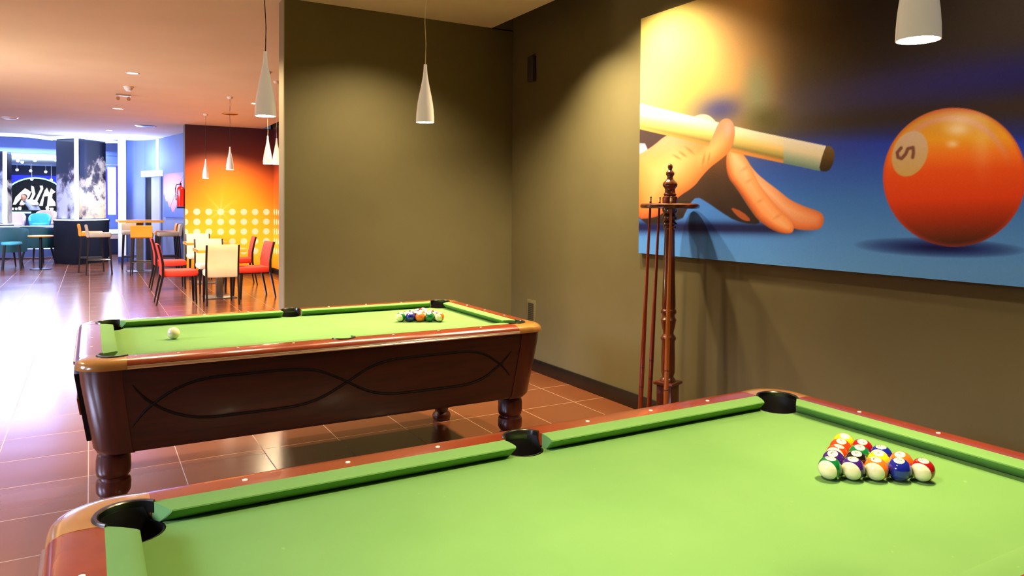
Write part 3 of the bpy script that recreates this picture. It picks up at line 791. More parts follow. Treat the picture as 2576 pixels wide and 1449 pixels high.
# recessed ceiling downlights
def downlight(label, x, y, lit=True, r=.07):
    t = thing('ceiling_downlight', label, 'downlight', (x, y, ZC), 0, 'recessed ceiling downlights')
    b = MB(); b.lathe([(r*.86, -.004), (r, -.008), (r*1.12, -.006), (r*1.15, -.0005), (r*.86, -.0005)], n=36, cap=False); b.build('rim', m_white, t)
    b = MB(); b.lathe([(.0, -.002), (r*.88, -.002), (r*.88, -.0035), (.0, -.0038)], n=36, cap=False); b.build('lens', m_down if lit else m_white, t)
    return t
DL = [(.46, 10.28), (.41, 14.2), (.365, 18.45), (2.30, 12.27)]
DLL = ['nearest round downlight in the orange-lit ceiling', 'middle round downlight in the ceiling row, below the smoke detector', 'farthest small downlight before the photo column', 'small downlight half behind the large pendant shade']
for (x, y), l in zip(DL, DLL): downlight(l, x, y)
for x, y in DL: spot('downlight_lamp', (x, y, ZC-.02), 200, 130, WARM2, .4, .06)
for x, y in ((.5, 6.3), (-1.9, 10.3), (2.3, 8.6), (-1.9, 6.3), (2.3, 15.2)): spot('downlight_lamp', (x, y, ZC-.02), 200, 130, WARM2, .4, .06)
# alcove downlights
AL = [(2.93, 3.80, 175, 128, .8), (2.84, 4.42, 210, 108, .8), (1.95, 5.15, 170, 126, .9), (2.65, 1.5, 75, 128, .8)]
for x, y, e, an, bl in AL: spot('downlight_lamp', (x, y, ZC-.02), e, an, WARM, bl, .04)
#@@FAR@@
# ------------------------------------------------------------------ far rooms: shell
m_blue = mottled('blue_grey_wall_paint', (100, 114, 158), (106, 120, 166), 1.5, .7)
m_white2 = mottled('white_pilaster_paint', (214, 220, 232), (220, 226, 238), 2., .6)
m_navy = mat('navy_bar_wall', (22, 26, 60), .5)
m_led = mat('led_tube', (230, 240, 255), .4, emit=(200, 222, 255), es=5.)
m_glow2 = mat('led_strip_soft', (220, 235, 255), .4, emit=(170, 200, 255), es=2.2)
m_ledb = mat('blue_backlit_panel', (10, 10, 160), .4, emit=(12, 16, 255), es=2.6)
m_ledc = mat('cyan_led', (120, 220, 255), .4, emit=(110, 215, 255), es=4.)
def ow_art(P, side=False):
    x, z = P[:, 0], P[:, 2]
    if side: x = 3.407+(16.2-P[:, 1])
    t = z+.10*np.sin(x*1.3)*.0
    img = rampc(t, [(0., (236, 120, 10)), (.45, (250, 178, 18)), (.85, (252, 176, 18)), (1.24, (232, 128, 12)), (1.7, (206, 90, 8)), (2.1, (160, 50, 8)), (2.5, (88, 18, 8)), (3.1, (50, 8, 8))])  # gradient mixes the print with part of the wall's lighting
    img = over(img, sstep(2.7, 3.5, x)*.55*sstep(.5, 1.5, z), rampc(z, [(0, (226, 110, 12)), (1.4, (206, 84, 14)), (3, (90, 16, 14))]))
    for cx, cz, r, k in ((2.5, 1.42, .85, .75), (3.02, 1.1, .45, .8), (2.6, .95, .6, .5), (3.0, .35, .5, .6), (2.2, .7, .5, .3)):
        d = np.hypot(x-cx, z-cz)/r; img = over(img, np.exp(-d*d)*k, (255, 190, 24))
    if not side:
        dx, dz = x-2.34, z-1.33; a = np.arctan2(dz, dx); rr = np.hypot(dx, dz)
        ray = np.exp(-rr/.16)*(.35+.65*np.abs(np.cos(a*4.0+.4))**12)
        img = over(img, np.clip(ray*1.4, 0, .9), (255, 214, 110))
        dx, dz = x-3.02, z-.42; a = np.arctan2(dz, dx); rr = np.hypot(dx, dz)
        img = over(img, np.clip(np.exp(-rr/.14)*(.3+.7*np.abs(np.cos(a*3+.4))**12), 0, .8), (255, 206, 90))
    gx = (x-1.884)/.2285; gz = (z-.486)/.2065
    ix = np.round(gx); iz = np.round(gz); ok = (iz >= 0) & (iz <= 4)
    d = np.hypot((gx-ix)*.2285, (gz-iz)*.2065)
    img = over(img, (1-sstep(.062, .072, d))*ok, (246, 222, 176))
    return img
m_wp = paint_mat('printed_wallpaper', .55)
# the orange print is wallpaper glued on these two walls
b = MB(); b.box(((1.665+XR)/2, 16.36, 1.54), (XR-1.665, .30, 3.08)); ow = struct('wall_orange', b, m_taupe, 'orange wall printed with cream dots')
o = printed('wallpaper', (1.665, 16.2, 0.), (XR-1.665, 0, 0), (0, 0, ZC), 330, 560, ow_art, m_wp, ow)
b = MB(); b.box((XR+.1, (6.1+16.5)/2, 1.72), (.2, 10.4, 3.44)); wr2 = struct('wall_dining', b, m_taupe, 'side wall of the dining area, printed orange')
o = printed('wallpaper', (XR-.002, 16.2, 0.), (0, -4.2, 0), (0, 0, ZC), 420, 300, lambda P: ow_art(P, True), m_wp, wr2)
b = MB(); b.box((XR-.01, 14.1, .06), (.018, 4.18, .12), bev=.004); struct('baseboard_dining', b, m_base)
b = MB(); b.box(((1.665+XR-.02)/2, 16.19, .06), (XR-1.665-.02, .018, .12), bev=.004); struct('baseboard_orange', b, m_base)
def wallrun(name, pts, z0, z1, th, m, label=None):
    b = MB()
    P = [Vector((p[0], p[1], 0)) for p in pts]; off = []
    for i, p in enumerate(P):
        t = (P[min(i+1, len(P)-1)]-P[max(i-1, 0)]).normalized(); off.append(p+Vector((t.y, -t.x, 0))*th)
    rings = [[(p.x, p.y, z0), (p.x, p.y, z1), (q.x, q.y, z1), (q.x, q.y, z0)] for p, q in zip(P, off)]
    b.loft(rings, smooth=False); return struct(name, b, m, label)
RUN = [(2.205, 16.5), (1.86, 18.0), (1.45, 20.2)]
wallrun('wall_extinguisher', list(reversed(RUN)), 0, ZC, -.2, m_blue, 'blue-lit grey wall left of the orange wall')
CUR = [(1.45, 20.2), (1.34, 20.55), (1.19, 20.85), (1.0, 21.05), (.80, 21.15)]
wallrun('wall_curved', list(reversed(CUR)), 0, ZC, -.2, m_blue, 'curved blue-lit wall beside the pilaster')
wallrun('baseboard_far', [(p[0]-.012, p[1]) for p in reversed(RUN[:2]+[(1.52, 19.83)])], 0, .12, -.014, m_base)
b = MB(); b.box((.695, 21.05, 1.54), (.17, .3, 3.08)); struct('trim_3', b, m_white2, 'white-blue lit pilaster')
b = MB(); b.box((.695, 20.895, .07), (.19, .012, .14)); struct('baseboard_pilaster', b, mat('blue_skirting', (40, 66, 130), .5))
# ceilings beyond
b = MB(); b.prism([(XL, 20.55), (-1.2, 20.6), (-.75, 21.3), (.2, 21.6), (.7, 21.3), (3.2, 21.3), (3.2, 20.55)], ZC, ZC+.2); struct('ceiling_edge', b, m_ceil)
b = MB(); b.box(((XL+2)/2, 23., 3.40), (2-XL, 5., .1)); struct('ceiling_cove', b, m_ceil, 'raised bright blue-lit ceiling')
b = MB(); b.box(((XL+2)/2, 25.05, 3.12), (2-XL, .1, .46)); struct('wall_bulkhead', b, m_blue, 'blue-lit bulkhead over the bar opening')
b = MB(); b.box(((XL+2)/2, 29.1, 2.94), (2-XL, 8., .1)); struct('ceiling_bar', b, m_white2, 'pale blue ceiling of the bar')
b = MB(); b.box(((XL+2)/2, 33.1, 1.5), (2-XL, .2, 3.0)); struct('wall_bar', b, m_navy, 'dark navy back wall of the bar')
b = MB(); b.box((1.6, 28, 1.7), (.2, 13.5, 3.4)); struct('wall_bar_side', b, m_navy)
b = MB(); b.box((1.0, 25.05, 1.45), (1.3, .1, 2.9)); struct('wall_window', b, m_blue)
# photo columns
def smoke_mat(name, seed, warm):
    m = mat(name, (20, 16, 24), .25, coat=.3)
    n = noise(m, (1, 1, 1.), 2.4, 9., dist=.2)
    n.inputs['Roughness'].default_value = .62
    mp = n.inputs['Vector'].links[0].from_node; mp.inputs['Location'].default_value = (seed, seed*1.7, seed*.3)
    tc = mp.inputs[0].links[0].from_node
    sx = nd(m, 'ShaderNodeSeparateXYZ'); lk(m, tc.outputs['Object'], sx.inputs[0])
    mr = nd(m, 'ShaderNodeMapRange'); lk(m, sx.outputs[2], mr.inputs[0]); mr.inputs[1].default_value = 1.0; mr.inputs[2].default_value = 3.0; mr.inputs[1].default_value = 1.6; mr.inputs[3].default_value = .14; mr.inputs[4].default_value = -.22
    ad = nd(m, 'ShaderNodeMath', operation='ADD'); lk(m, n.outputs[0], ad.inputs[0]); lk(m, mr.outputs[0], ad.inputs[1])
    c = [(.44, (12, 8, 18)), (.50, (70, 56, 66) if not warm else (66, 50, 44)), (.56, (150, 140, 150) if not warm else (150, 130, 108)), (.68, (216, 210, 220) if not warm else (206, 176, 130))]
    r = ramp(m, ad.outputs[0], c); lk(m, r.outputs[0], bsdf(m).inputs['Base Color']); return m
m_s1 = smoke_mat('smoke_photo_print_cool', 3.1, False); m_s2 = smoke_mat('smoke_photo_print_warm', 7.7, True)
def photo_column(label, C0, CL, CR, z0, z1, zt, cat='column'):
    t = thing('photo_column', label, cat, (C0[0], C0[1], 0), 0)
    c0 = Vector((0, 0)); cl = Vector((CL[0]-C0[0], CL[1]-C0[1])); cr = Vector((CR[0]-C0[0], CR[1]-C0[1])); ck = cl+cr
    b = MB(); b.prism([tuple(c0+ck*.02), tuple(cr), tuple(ck), tuple(cl)], z0, z1); b.build('core', m_navy, t)
    for e, mm in ((cl, m_s1), (cr, m_s2)):
        n = Vector((-e.y, e.x)).normalized(); n = n if n.dot(ck) < 0 else -n
        p0 = c0+e*.08+n*.012; p1 = c0+e*.99+n*.012; q1 = c0+e*.99; q0 = c0+e*.08
        b = MB(); b.prism([tuple(p0), tuple(p1), tuple(q1), tuple(q0)], z0+.03, z1-.06); b.build('photo_panel', mm, t)
    b = MB(); b.tube([(-ck.x*.02, -ck.y*.02, z0+.02), (-ck.x*.02, -ck.y*.02, z1-.01)], .045, 14); b.build('corner_light', m_led, t)
    g = [c0-ck*.10, cr*1.08-cl*.06, ck*1.1, cl*1.08-cr*.06]
    b = MB(); b.prism([tuple(v) for v in g], .12, zt-.05); b.build('plinth', m_black, t)
    b = MB(); b.prism([tuple(v*.97+ck*.015) for v in g], 0., .12); b.build('kick', m_black, t)
    b = MB(); b.prism([tuple(v*1.02) for v in g], zt-.05, zt-.015); b.build('plinth_top', m_black, t)
    b = MB(); b.prism([tuple(v*.98) for v in g], zt-.015, zt+.012); b.build('light_ledge', m_glow2, t)
    return t
pc = photo_column('square column with smoky photo panels and a glowing white corner tube', (-.28, 20.44), (-.71, 21.09), (.34, 21.27), 1.07, 3.055, 1.07)
b = MB(); b.prism([(-.02, -.16), (.78, .92), (.90, 1.05), (.75, 1.15), (-.1, 1.6), (-.62, .72)], 3.03, 3.075); b.build('cornice_light', m_glow2, pc)
photo_column('narrow pale column with a glowing tube at the left edge of the view', (-1.98, 23.75), (-2.55, 24.2), (-1.86, 24.15), .9, 2.85, .9)
# led line in the ceiling edge
b = MB(); b.tube([(-4.4, 19.5), (-2.6, 19.55), (-1.71, 19.75), (-1.24, 20.4), (-.80, 21.0)][0:0] or [(-4.4, 20.56, 3.04), (-2.2, 20.56, 3.04), (-1.25, 20.6, 3.04), (-.8, 21.25, 3.04)], .035, 8)
tag(b.build('led_strip', m_glow2), 'thin blue-white light strip along the ceiling edge, left of the photo column', 'light strip')
# door in the corner
t = thing('service_door', 'dark doorway with a bright lit header left of the purple picture', 'door', (1.5, 19.9, 0), 0)
A = Vector((1.535, 19.80)); B_ = Vector((1.225, 20.70)); d = (B_-A); nn = Vector((-d.y, d.x)).normalized(); nn = nn if nn.dot(Vector((-1, -1))) > 0 else -nn
def wallslab(A, B_, f0, f1, z0, z1, off, th):
    p = A+d*f0+nn*off; q = A+d*f1+nn*off; r = q+nn*th; s = p+nn*th
    return [(v.x-1.5, v.y-19.9) for v in (p, q, r, s)], z0, z1
for nm, f0, f1, z0, z1, off, th, mm in (('door_leaf', .08, .62, .0, 2.13, .005, .02, m_grey), ('opening', .62, .95, 0., 2.13, .003, .02, m_black), ('frame', .0, .07, 0, 2.15, .0, .05, m_blue),
                                        ('frame', .95, 1.02, 0, 2.15, 0, .05, m_blue), ('header_light', -.04, 1.06, 2.15, 2.29, .0, .10, m_glow2)):
    b = MB(); b.prism(*wallslab(A, B_, f0, f1, z0, z1, off, th)); b.build(nm, mm, t)
b = MB(); b.prism([(1.47, 20.06), (1.44, 20.05), (1.415, 20.19), (1.445, 20.2)], 2.3, 3.06)  # emissive strip added in place of a lit wall corner
tag(b.build('led_strip', m_glow2), 'vertical glowing strip above the corner doorway', 'light strip')
# picture
def pic_art(P):
    y, z = P[:, 1], P[:, 2]; s = (y-17.9)/(19.52-17.9); tt = (z-1.16)/1.03; s = 1-s
    img = rampc(tt, [(0, (150, 96, 190)), (.45, (236, 140, 196)), (.7, (196, 132, 220)), (1, (120, 110, 220))])
    img = over(img, np.clip(1.2-np.hypot((s-.38)/.5, (tt-.62)/.4), 0, 1)*.9, (255, 160, 190))
    mtn = .52-.75*np.abs(s-.02)**.8+.03*np.sin(s*40)
    img = over(img, 1-sstep(-.02, .02, tt-mtn), (52, 84, 190))
    img = over(img, (1-sstep(-.01, .02, tt-(.12+.25*sstep(.45, .75, s))))*sstep(.45, .6, s), (60, 84, 196))
    ln = np.abs((tt-.15)-(s-.25)*1.1); img = over(img, (1-sstep(.012, .03, ln))*sstep(.25, .3, s), (96, 90, 190))
    return img
t = thing('canvas_picture', 'purple and pink canvas picture behind the fire extinguisher', 'picture', (1.70, 18.7, 1.16))
e0 = Vector((1.88-.012, 17.9)); e1 = Vector((1.578-.012, 19.52)); dd = (e1-e0); nx = Vector((-dd.y, dd.x)).normalized(); nx = nx if nx.x < 0 else -nx
b = MB(); b.prism([(v.x-1.70, v.y-18.7) for v in (e0, e1, e1+nx*.035, e0+nx*.035)], 0, 1.03); b.build('canvas_edge', mat('canvas_edge', (70, 60, 130), .7), t)
o0 = e0+nx*.037
o = printed('printed_canvas', (o0.x, o0.y, 1.16), (dd.x, dd.y, 0), (0, 0, 1.03), 120, 100, pic_art, m_wp, t); o.location = (-1.70, -18.7, -1.16)
# extinguisher on the end of the orange partition
m_red = mat('extinguisher_red', (206, 24, 18), .25, coat=.4)
t = thing('fire_extinguisher', 'red fire extinguisher hung at the left end of the orange wall', 'fire extinguisher', (1.591, 16.28, 1.42))
b = MB(); b.lathe([(.0, .0), (.066, .0), (.072, .02), (.072, .34), (.066, .37), (.045, .395), (.022, .405), (.02, .43), (0, .43)], n=28, cap=False); b.build('cylinder', m_red, t)
b = MB(); b.box((0, 0, .45), (.03, .03, .05)); b.box((-.01, -.02, .475), (.02, .10, .012)); b.box((-.0, -.02, .495), (.02, .11, .012)); b.build('valve', m_black, t)
b = MB(); b.tube([(-.02, 0, .45), (-.08, -.02, .44), (-.1, -.03, .36), (-.09, -.03, .2), (-.085, -.03, .12)], .009, 8); b.build('hose', m_black, t)
b = MB(); b.box((.0, 0, -.022), (.15, .15, .035)); b.build('bracket', m_black, t)
# ------------------------------------------------------------------ ceiling fittings
t = thing('smoke_detector', 'small round smoke detector below the nearest downlight', 'detector', (.465, 11.5, ZC))
b = MB(); b.lathe([(.0, -.06), (.03, -.058), (.05, -.04), (.055, -.02), (.065, -.015), (.065, 0)], n=28, cap=False); b.build('housing', m_white, t)
t = thing('ceiling_spotlight', 'small chrome twin spotlight on the orange ceiling', 'spotlight', (.43, 12.35, ZC))
b = MB(); b.box((0, 0, -.012), (.2, .05, .024), bev=.004); b.build('bar', m_steel, t)
for x in (-.07, .07):
    b = MB(); b.lathe([(.018, 0), (.026, .02), (.026, .06)], (x, -.0, -.05), 16, axis=(0, -.8, -.3)); b.build('lamp_head', m_steel, t)
t = thing('ceiling_vent', 'oval-looking round air vent in the ceiling above the bar table', 'vent', (1.0, 17.0, ZC))
b = MB(); b.lathe([(.0, -.012), (.13, -.014), (.19, -.010), (.21, 0)], n=36, cap=False); b.build('grille', m_gun, t)
for k in range(1, 4):
    b = MB(); b.lathe([(.045*k, -.016), (.045*k+.012, -.016)], n=36, cap=False); b.build('ring', m_black, t)
t = thing('ceiling_vent', 'thin round vent in the ceiling above the dining tables', 'vent', (2.17, 13.9, ZC))
b = MB(); b.lathe([(.0, -.008), (.12, -.010), (.14, 0)], n=36, cap=False); b.build('grille', m_cap, t)
t = thing('ceiling_downlight', 'unlit round ceiling fitting near the left edge of the view', 'downlight', (-1.31, 16.8, ZC))
b = MB(); b.lathe([(.0, -.03), (.10, -.03), (.13, -.012), (.14, 0)], n=30, cap=False); b.build('rim', m_white, t)

# ------------------------------------------------------------------ furniture
m_wleg = mat('black_wood_leg', (26, 18, 16), .35, coat=.3)
m_cream = mottled('cream_leatherette', (238, 222, 170), (244, 230, 184), 5., .45)
m_redf = mottled('red_upholstery', (226, 44, 22), (234, 56, 28), 5., .7)
m_orf = mottled('orange_upholstery', (236, 140, 14), (242, 150, 22), 5., .6)
m_taupef = mottled('taupe_upholstery', (170, 150, 118), (178, 158, 126), 5., .6)
m_teal = mottled('dark_teal_upholstery', (30, 84, 90), (36, 94, 100), 4., .6)
m_turq = mottled('turquoise_upholstery', (70, 176, 214), (84, 188, 222), 4., .6)
m_sand = mottled('sand_upholstery', (236, 196, 168), (242, 204, 176), 4., .6)
m_tabtop = wood('oak_table_top', (214, 150, 96), (226, 166, 112), (2, 12, 12), .25, .5)
m_edge = mat('amber_table_edge', (242, 168, 34), .35)
m_metal = mottled('grey_metal', (120, 112, 100), (132, 124, 110), 8., .35); bsdf(m_metal).inputs['Metallic'].default_value = .6
def leg4(t, name, m, top, bot, w0, w1, z):
    for (tx, ty), (bx, by) in zip(top, bot):
        b = MB(); rings = []
        for f in (0, .5, 1):
            x = bx+(tx-bx)*f; y = by+(ty-by)*f; w = (w1+(w0-w1)*f)/2
            rings.append([(x-w, y-w, z*f), (x+w, y-w, z*f), (x+w, y+w, z*f), (x-w, y+w, z*f)])
        b.loft(rings, smooth=False); b.build(name, m, t)
def dining_chair(m, label, x, y, rz, group):
    t = thing('dining_chair', label, 'chair', (x, y, 0), rz, group)
    b = MB(); b.box((0, .02, .445), (.43, .48, .095), bev=.03); b.build('seat', m, t)
    # back panel leans back at the top; front of chair = +y
    b = MB(); rings = []
    for z, yy in ((.40, -.205), (.415, -.21), (.55, -.212), (.66, -.225), (.78, -.25), (.865, -.272), (.878, -.276)):
        th = .022 if z in (.40, .878) else .036
        rings.append([(-.205, yy-th/2, z), (.205, yy-th/2, z), (.205, yy+th/2, z), (-.205, yy+th/2, z)])
    b.loft(rings); b.build('backrest', m, t)
    for sx in (-1, 1):
        b = MB(); rings = []
        for z, yy, w in ((0, -.30, .020), (.2, -.262, .026), (.42, -.215, .034), (.60, -.215, .032), (.75, -.245, .028), (.875, -.278, .024)):
            rings.append([(sx*.218-.013, yy-w/2, z), (sx*.218+.013, yy-w/2, z), (sx*.218+.013, yy+w/2, z), (sx*.218-.013, yy+w/2, z)])
        b.loft(rings, smooth=False); b.build('back_leg', m_wleg, t)
    leg4(t, 'front_leg', m_wleg, [(-.19, .22), (.19, .22)], [(-.195, .235), (.195, .235)], .04, .024, .41)
    return t
GW, GR = 'cream dining chairs', 'red dining chairs'
wA = dining_chair(m_cream, 'cream dining chair nearest the viewer, its back turned to us', 1.66, 11.55, 0, GW)
def dupc(src, label, x, y, rz): return dup(src, (x, y, 0), rz, label)
dupc(wA, 'cream dining chair facing us behind the nearer dining table', 1.74, 13.12, pi)
dupc(wA, 'cream dining chair farthest away, against the orange wall', 1.86, 15.62, pi)
rA = dining_chair(m_redf, 'nearest red dining chair on the left, facing right', 1.12, 11.90, -pi/2, GR)
dupc(rA, 'second red dining chair on the left, partly hidden by the nearest', 1.18, 13.98, -pi/2)
dupc(rA, 'red dining chair on the right beside the partition end', 2.21, 12.08, pi/2+.12)
dupc(rA, 'farther red dining chair on the right, backrest against the dots', 2.35, 14.15, pi/2-.05)
def dining_table(label, x, y, s=.70, h=.765):
    t = thing('dining_table', label, 'table', (x, y, 0), 0, 'square dining tables')
    b = MB(); b.box((0, 0, h-.006), (s, s, .012)); b.build('tabletop', m_tabtop, t)
    b = MB(); b.box((0, 0, h-.028), (s, s, .032)); b.build('edge_band', m_edge, t)
    b = MB(); b.box((0, 0, (h-.04)/2+.01), (.10, .10, h-.06)); b.build('post', m_metal, t)
    b = MB(); b.box((0, 0, .008), (.46, .46, .016), bev=.003); b.build('base_plate', m_metal, t)
    return t
dining_table('nearer square dining table with amber edge, mostly behind cream chair', 1.76, 12.32)
dining_table('farther square dining table by the orange wall', 1.86, 14.75)
def bar_stool(m, label, x, y, rz, group, sc_=1.):
    t = thing('bar_stool', label, 'stool', (x, y, 0), rz, group)
    b = MB(); b.box((0, .0, .815), (.40, .42, .10), bev=.03); b.build('seat', m, t)
    b = MB(); rings = []
    for z, yy in ((.77, -.215), (.79, -.222), (.93, -.235), (1.01, -.25), (1.025, -.252)):
        th = .03 if z in (.77, 1.025) else .055
        rings.append([(-.2, yy-th/2, z), (.2, yy-th/2, z), (.2, yy+th/2, z), (-.2, yy+th/2, z)])
    b.loft(rings); b.build('backrest', m, t)
    leg4(t, 'leg', m_wleg, [(-.17, -.2), (.17, -.2), (.17, .17), (-.17, .17)], [(-.20, -.25), (.20, -.25), (.20, .22), (-.20, .22)], .038, .024, .77)
    for a, c in (((-.185, -.235, .27), (.185, -.235, .27)), ((-.185, .205, .27), (.185, .205, .27)), ((-.185, -.235, .30), (-.185, .205, .30)), ((.185, -.235, .30), (.185, .205, .30))):
        b = MB(); b.tube([a, c], .011, 8); b.build('footrest', m_wleg, t)
    return t
GS = 'upholstered bar stools'
s1 = bar_stool(m_taupef, 'cream bar stool in front of the photo column, right of the orange one', .17, 17.55, -pi/2, GS)
s2 = bar_stool(m_orf, 'orange bar stool beside the photo column plinth', .03, 18.25, -pi/2, GS)
dup(s2, (.93, 16.95, 0), -.12, 'orange bar stool with its back to us before the high table')
dup(s1, (.82, 18.75, 0), pi, 'taupe bar stool behind the high table by the pilaster')
dup(s1, (1.47, 17.62, 0), pi/2, 'taupe bar stool right of the high table, nearer one')
dup(s2, (1.46, 18.25, 0), pi/2, 'orange bar stool half hidden behind the taupe one on the right')
t = thing('high_table', 'tall square bar table with amber edge between the stools', 'table', (.93, 17.85, 0), radians(3))
b = MB(); b.box((0, 0, 1.112), (.86, .86, .012)); b.build('tabletop', m_tabtop, t)
b = MB(); b.box((0, 0, 1.088), (.86, .86, .036)); b.build('edge_band', m_edge, t)
b = MB(); b.box((0, 0, .545), (.13, .13, 1.05)); b.build('post', m_metal, t)
b = MB(); b.box((0, 0, .008), (.5, .5, .016), bev=.003); b.build('base_plate', m_metal, t)
def tub_chair(m, label, x, y, rz, z0=0., group='upholstered tub chairs', R=.37, h=.86, ms=None):
    t = thing('tub_chair', label, 'chair', (x, y, z0), rz, group)
    b = MB(); b.lathe([(.0, .37), (R*.80, .37), (R*.86, .40), (R*.86, .45), (R*.78, .48), (0, .485)], n=32, cap=False); b.build('seat', ms or m, t)
    b = MB(); rings = []
    N = 28
    for k in range(N+1):
        a = radians(-90-118+236*k/N); f = abs(k/N*2-1)
        zt = h-.22*f**2.2; z0_ = .36
        ring = []
        for rr, zz in ((R-.02, z0_), (R+.01, (z0_+zt)/2), (R+.02, zt-.03), (R+.005, zt), (R-.03, zt), (R-.045, zt-.03), (R-.055, (z0_+zt)/2), (R-.07, z0_)):
            ring.append((rr*cos(a), rr*sin(a), zz))
        rings.append(ring)
    b.loft(rings); b.build('shell', m, t)
    leg4(t, 'leg', m_wleg, [(-.2, -.2), (.2, -.2), (.2, .2), (-.2, .2)], [(-.26, -.26), (.26, -.26), (.26, .26), (-.26, .26)], .04, .024, .38)
    return t
tub_chair(m_teal, 'large dark teal tub chair at the left edge', -1.66, 20.15, radians(20), R=.42, h=.92)
tub_chair(m_teal, 'dark teal tub chair behind the small round table', -1.13, 21.75, radians(-25), R=.40, h=.90)
t = thing('round_table', 'small round pedestal table with amber rim near the teal chairs', 'table', (-.96, 19.35, 0))
b = MB(); b.lathe([(.0, .745), (.235, .745), (.245, .75), (.0, .76)], n=36, cap=False); b.build('tabletop', m_white, t)
b = MB(); b.lathe([(.0, .715), (.22, .715), (.243, .725), (.245, .749), (0, .745)], n=36, cap=False); b.build('edge_band', m_edge, t)
b = MB(); b.lathe([(.035, .02), (.03, .715)], n=20); b.build('post', m_black, t)
b = MB(); b.lathe([(.0, .0), (.21, .0), (.21, .012), (.05, .03), (0, .03)], n=32, cap=False); b.build('foot', m_black, t)
t = thing('low_stool', 'low round stool with dark legs in front of the large teal chair', 'stool', (-1.50, 19.45, 0))
b = MB(); b.lathe([(.0, .55), (.19, .55), (.20, .57), (.19, .61), (0, .62)], n=32, cap=False); b.build('seat', m_turq, t)
leg4(t, 'leg', m_wleg, [(-.13, -.13), (.13, -.13), (.13, .13), (-.13, .13)], [(-.17, -.17), (.17, -.17), (.17, .17), (-.17, .17)], .035, .024, .55)
# low counter with glossy white top, raised seating behind
t = thing('low_counter', 'low counter with bright white top behind the teal chairs', 'counter', (-2.62, 23.4, 0))
b = MB(); b.box((0, 0, .42), (3.7, .3, .78)); b.build('panel', m_blue, t)
b = MB(); b.box((0, -.02, .835), (3.74, .55, .05), bev=.01); b.build('counter_top', m_white2, t)
b = MB(); b.box((0, -.153, .26), (3.7, .006, .02)); b.build('light_line', m_glow2, t)
b = MB(); b.box((-1.9, 26.6, .2), (5.2, 3., .4)); struct('floor_platform', b, m_floor, 'raised floor behind the low counter')
tub_chair(m_sand, 'sand coloured tub chair behind the low counter, left', -1.93, 26.0, pi, .4, R=.26, h=.80)
tub_chair(m_turq, 'turquoise tub chair behind the low counter', -1.30, 25.9, pi, .4, R=.27, h=.78)
tub_chair(m_sand, 'sand coloured tub chair half hidden behind the turquoise one', -1.17, 26.8, pi, .4, R=.28, h=.86)
# window with curtain right of the photo column
t = thing('curtain', 'glowing white and violet curtain in the window right of the photo column', 'curtain', (.55, 24.93, 0))
def curt(x0, x1, n, amp, z0, z1, m, nm):
    b = MB(); rings = []
    N = n*6
    top = [(x0+(x1-x0)*k/N, -.05-amp*sin(k/6*2*pi)) for k in range(N+1)]
    b.loft([[(x, y, z0), (x, y, z1), (x, y+.01, z1), (x, y+.01, z0)] for x, y in top]); return b.build(nm, m, t)
m_cw = mat('backlit_white_cloth', (220, 235, 255), .8, emit=(205, 228, 255), es=1.6)  # both drapes emit, standing in for the window glow
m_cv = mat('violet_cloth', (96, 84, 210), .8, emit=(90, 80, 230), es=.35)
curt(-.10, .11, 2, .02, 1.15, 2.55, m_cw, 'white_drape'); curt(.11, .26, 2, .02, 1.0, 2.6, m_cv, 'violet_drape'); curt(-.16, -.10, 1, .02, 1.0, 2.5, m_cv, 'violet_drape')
b = MB(); b.box((.05, -.06, 2.63), (.5, .03, .03)); b.build('rail', m_steel, t)
t = thing('side_cabinet', 'low dark cabinet with tan drawer and white top right of the column', 'cabinet', (.60, 24.5, 0))
b = MB(); b.box((0, 0, .30), (.5, .5, .6)); b.build('body', m_navy, t)
b = MB(); b.box((0, -.255, .52), (.42, .012, .13)); b.build('drawer', m_sand, t)
b = MB(); b.box((0, -.02, .66), (.54, .56, .10), bev=.02); b.build('top', m_glow2, t)  # emission brightens this plain white top, it is no lamp
# bar back wall
t = thing('illuminated_sign', 'round dark sign with white slanted lettering over a blue glowing panel', 'sign', (-1.78, 32.9, 1.3))
b = MB(); b.box((.0, .06, .22), (2.0, .04, 2.0)); b.build('blue_panel', m_ledb, t)
b = MB(); b.lathe([(0, 0), (1.12, 0), (1.12, .03), (0, .03)], (0, .03, 0), 64, axis=(0, -1, 0), cap=False); b.build('disc', m_black, t)
b = MB(); b.tube([(1.13*cos(radians(a)), 0, 1.13*sin(radians(a))) for a in range(0, 361, 6)], .022, 8); b.build('rim_tube', m_ledc, t)
def sp(px, py):
    v = F2+R3*((px-1288)/FPX)-U3*((py-Y0)/FPX); k = 32.85/v.y; return (v.x*k+1.78, CH+v.z*k-1.3)
LET = [[(32, 515), (39, 515), (63, 488), (73, 479), (63, 473.5), (50, 485), (39, 496)], [(48.5, 515.5), (59, 513), (73, 496), (78.6, 482.7), (70.8, 478.8), (59, 492)],
       [(69.5, 511.5), (77, 511.5), (89, 488), (85, 469.6), (78.6, 467), (78.6, 477.5), (81, 488)], [(85, 509), (94, 506), (108.8, 475), (107.5, 467), (99.6, 467), (102, 475)],
       [(98, 518), (107.5, 518), (111, 494.5), (127, 492), (118, 472), (112.7, 478.8)], [(118, 519.4), (140, 518), (139, 509), (131, 498.4), (132, 488), (140, 482.7), (128.4, 473.5), (120.6, 494.5)]]
m_let = mat('lit_white_letter', (240, 236, 224), .5, emit=(240, 232, 214), es=.75)
for pl in LET:
    q = [sp(*p) for p in pl]; n = len(q)
    b = MB(); b.add([(x, -.06, z) for x, z in q]+[(x, -.015, z) for x, z in q], [tuple(range(n)), tuple(range(2*n-1, n-1, -1))]+[(i, (i+1) % n, n+(i+1) % n, n+i) for i in range(n)])
    b.build('letter', m_let, t)
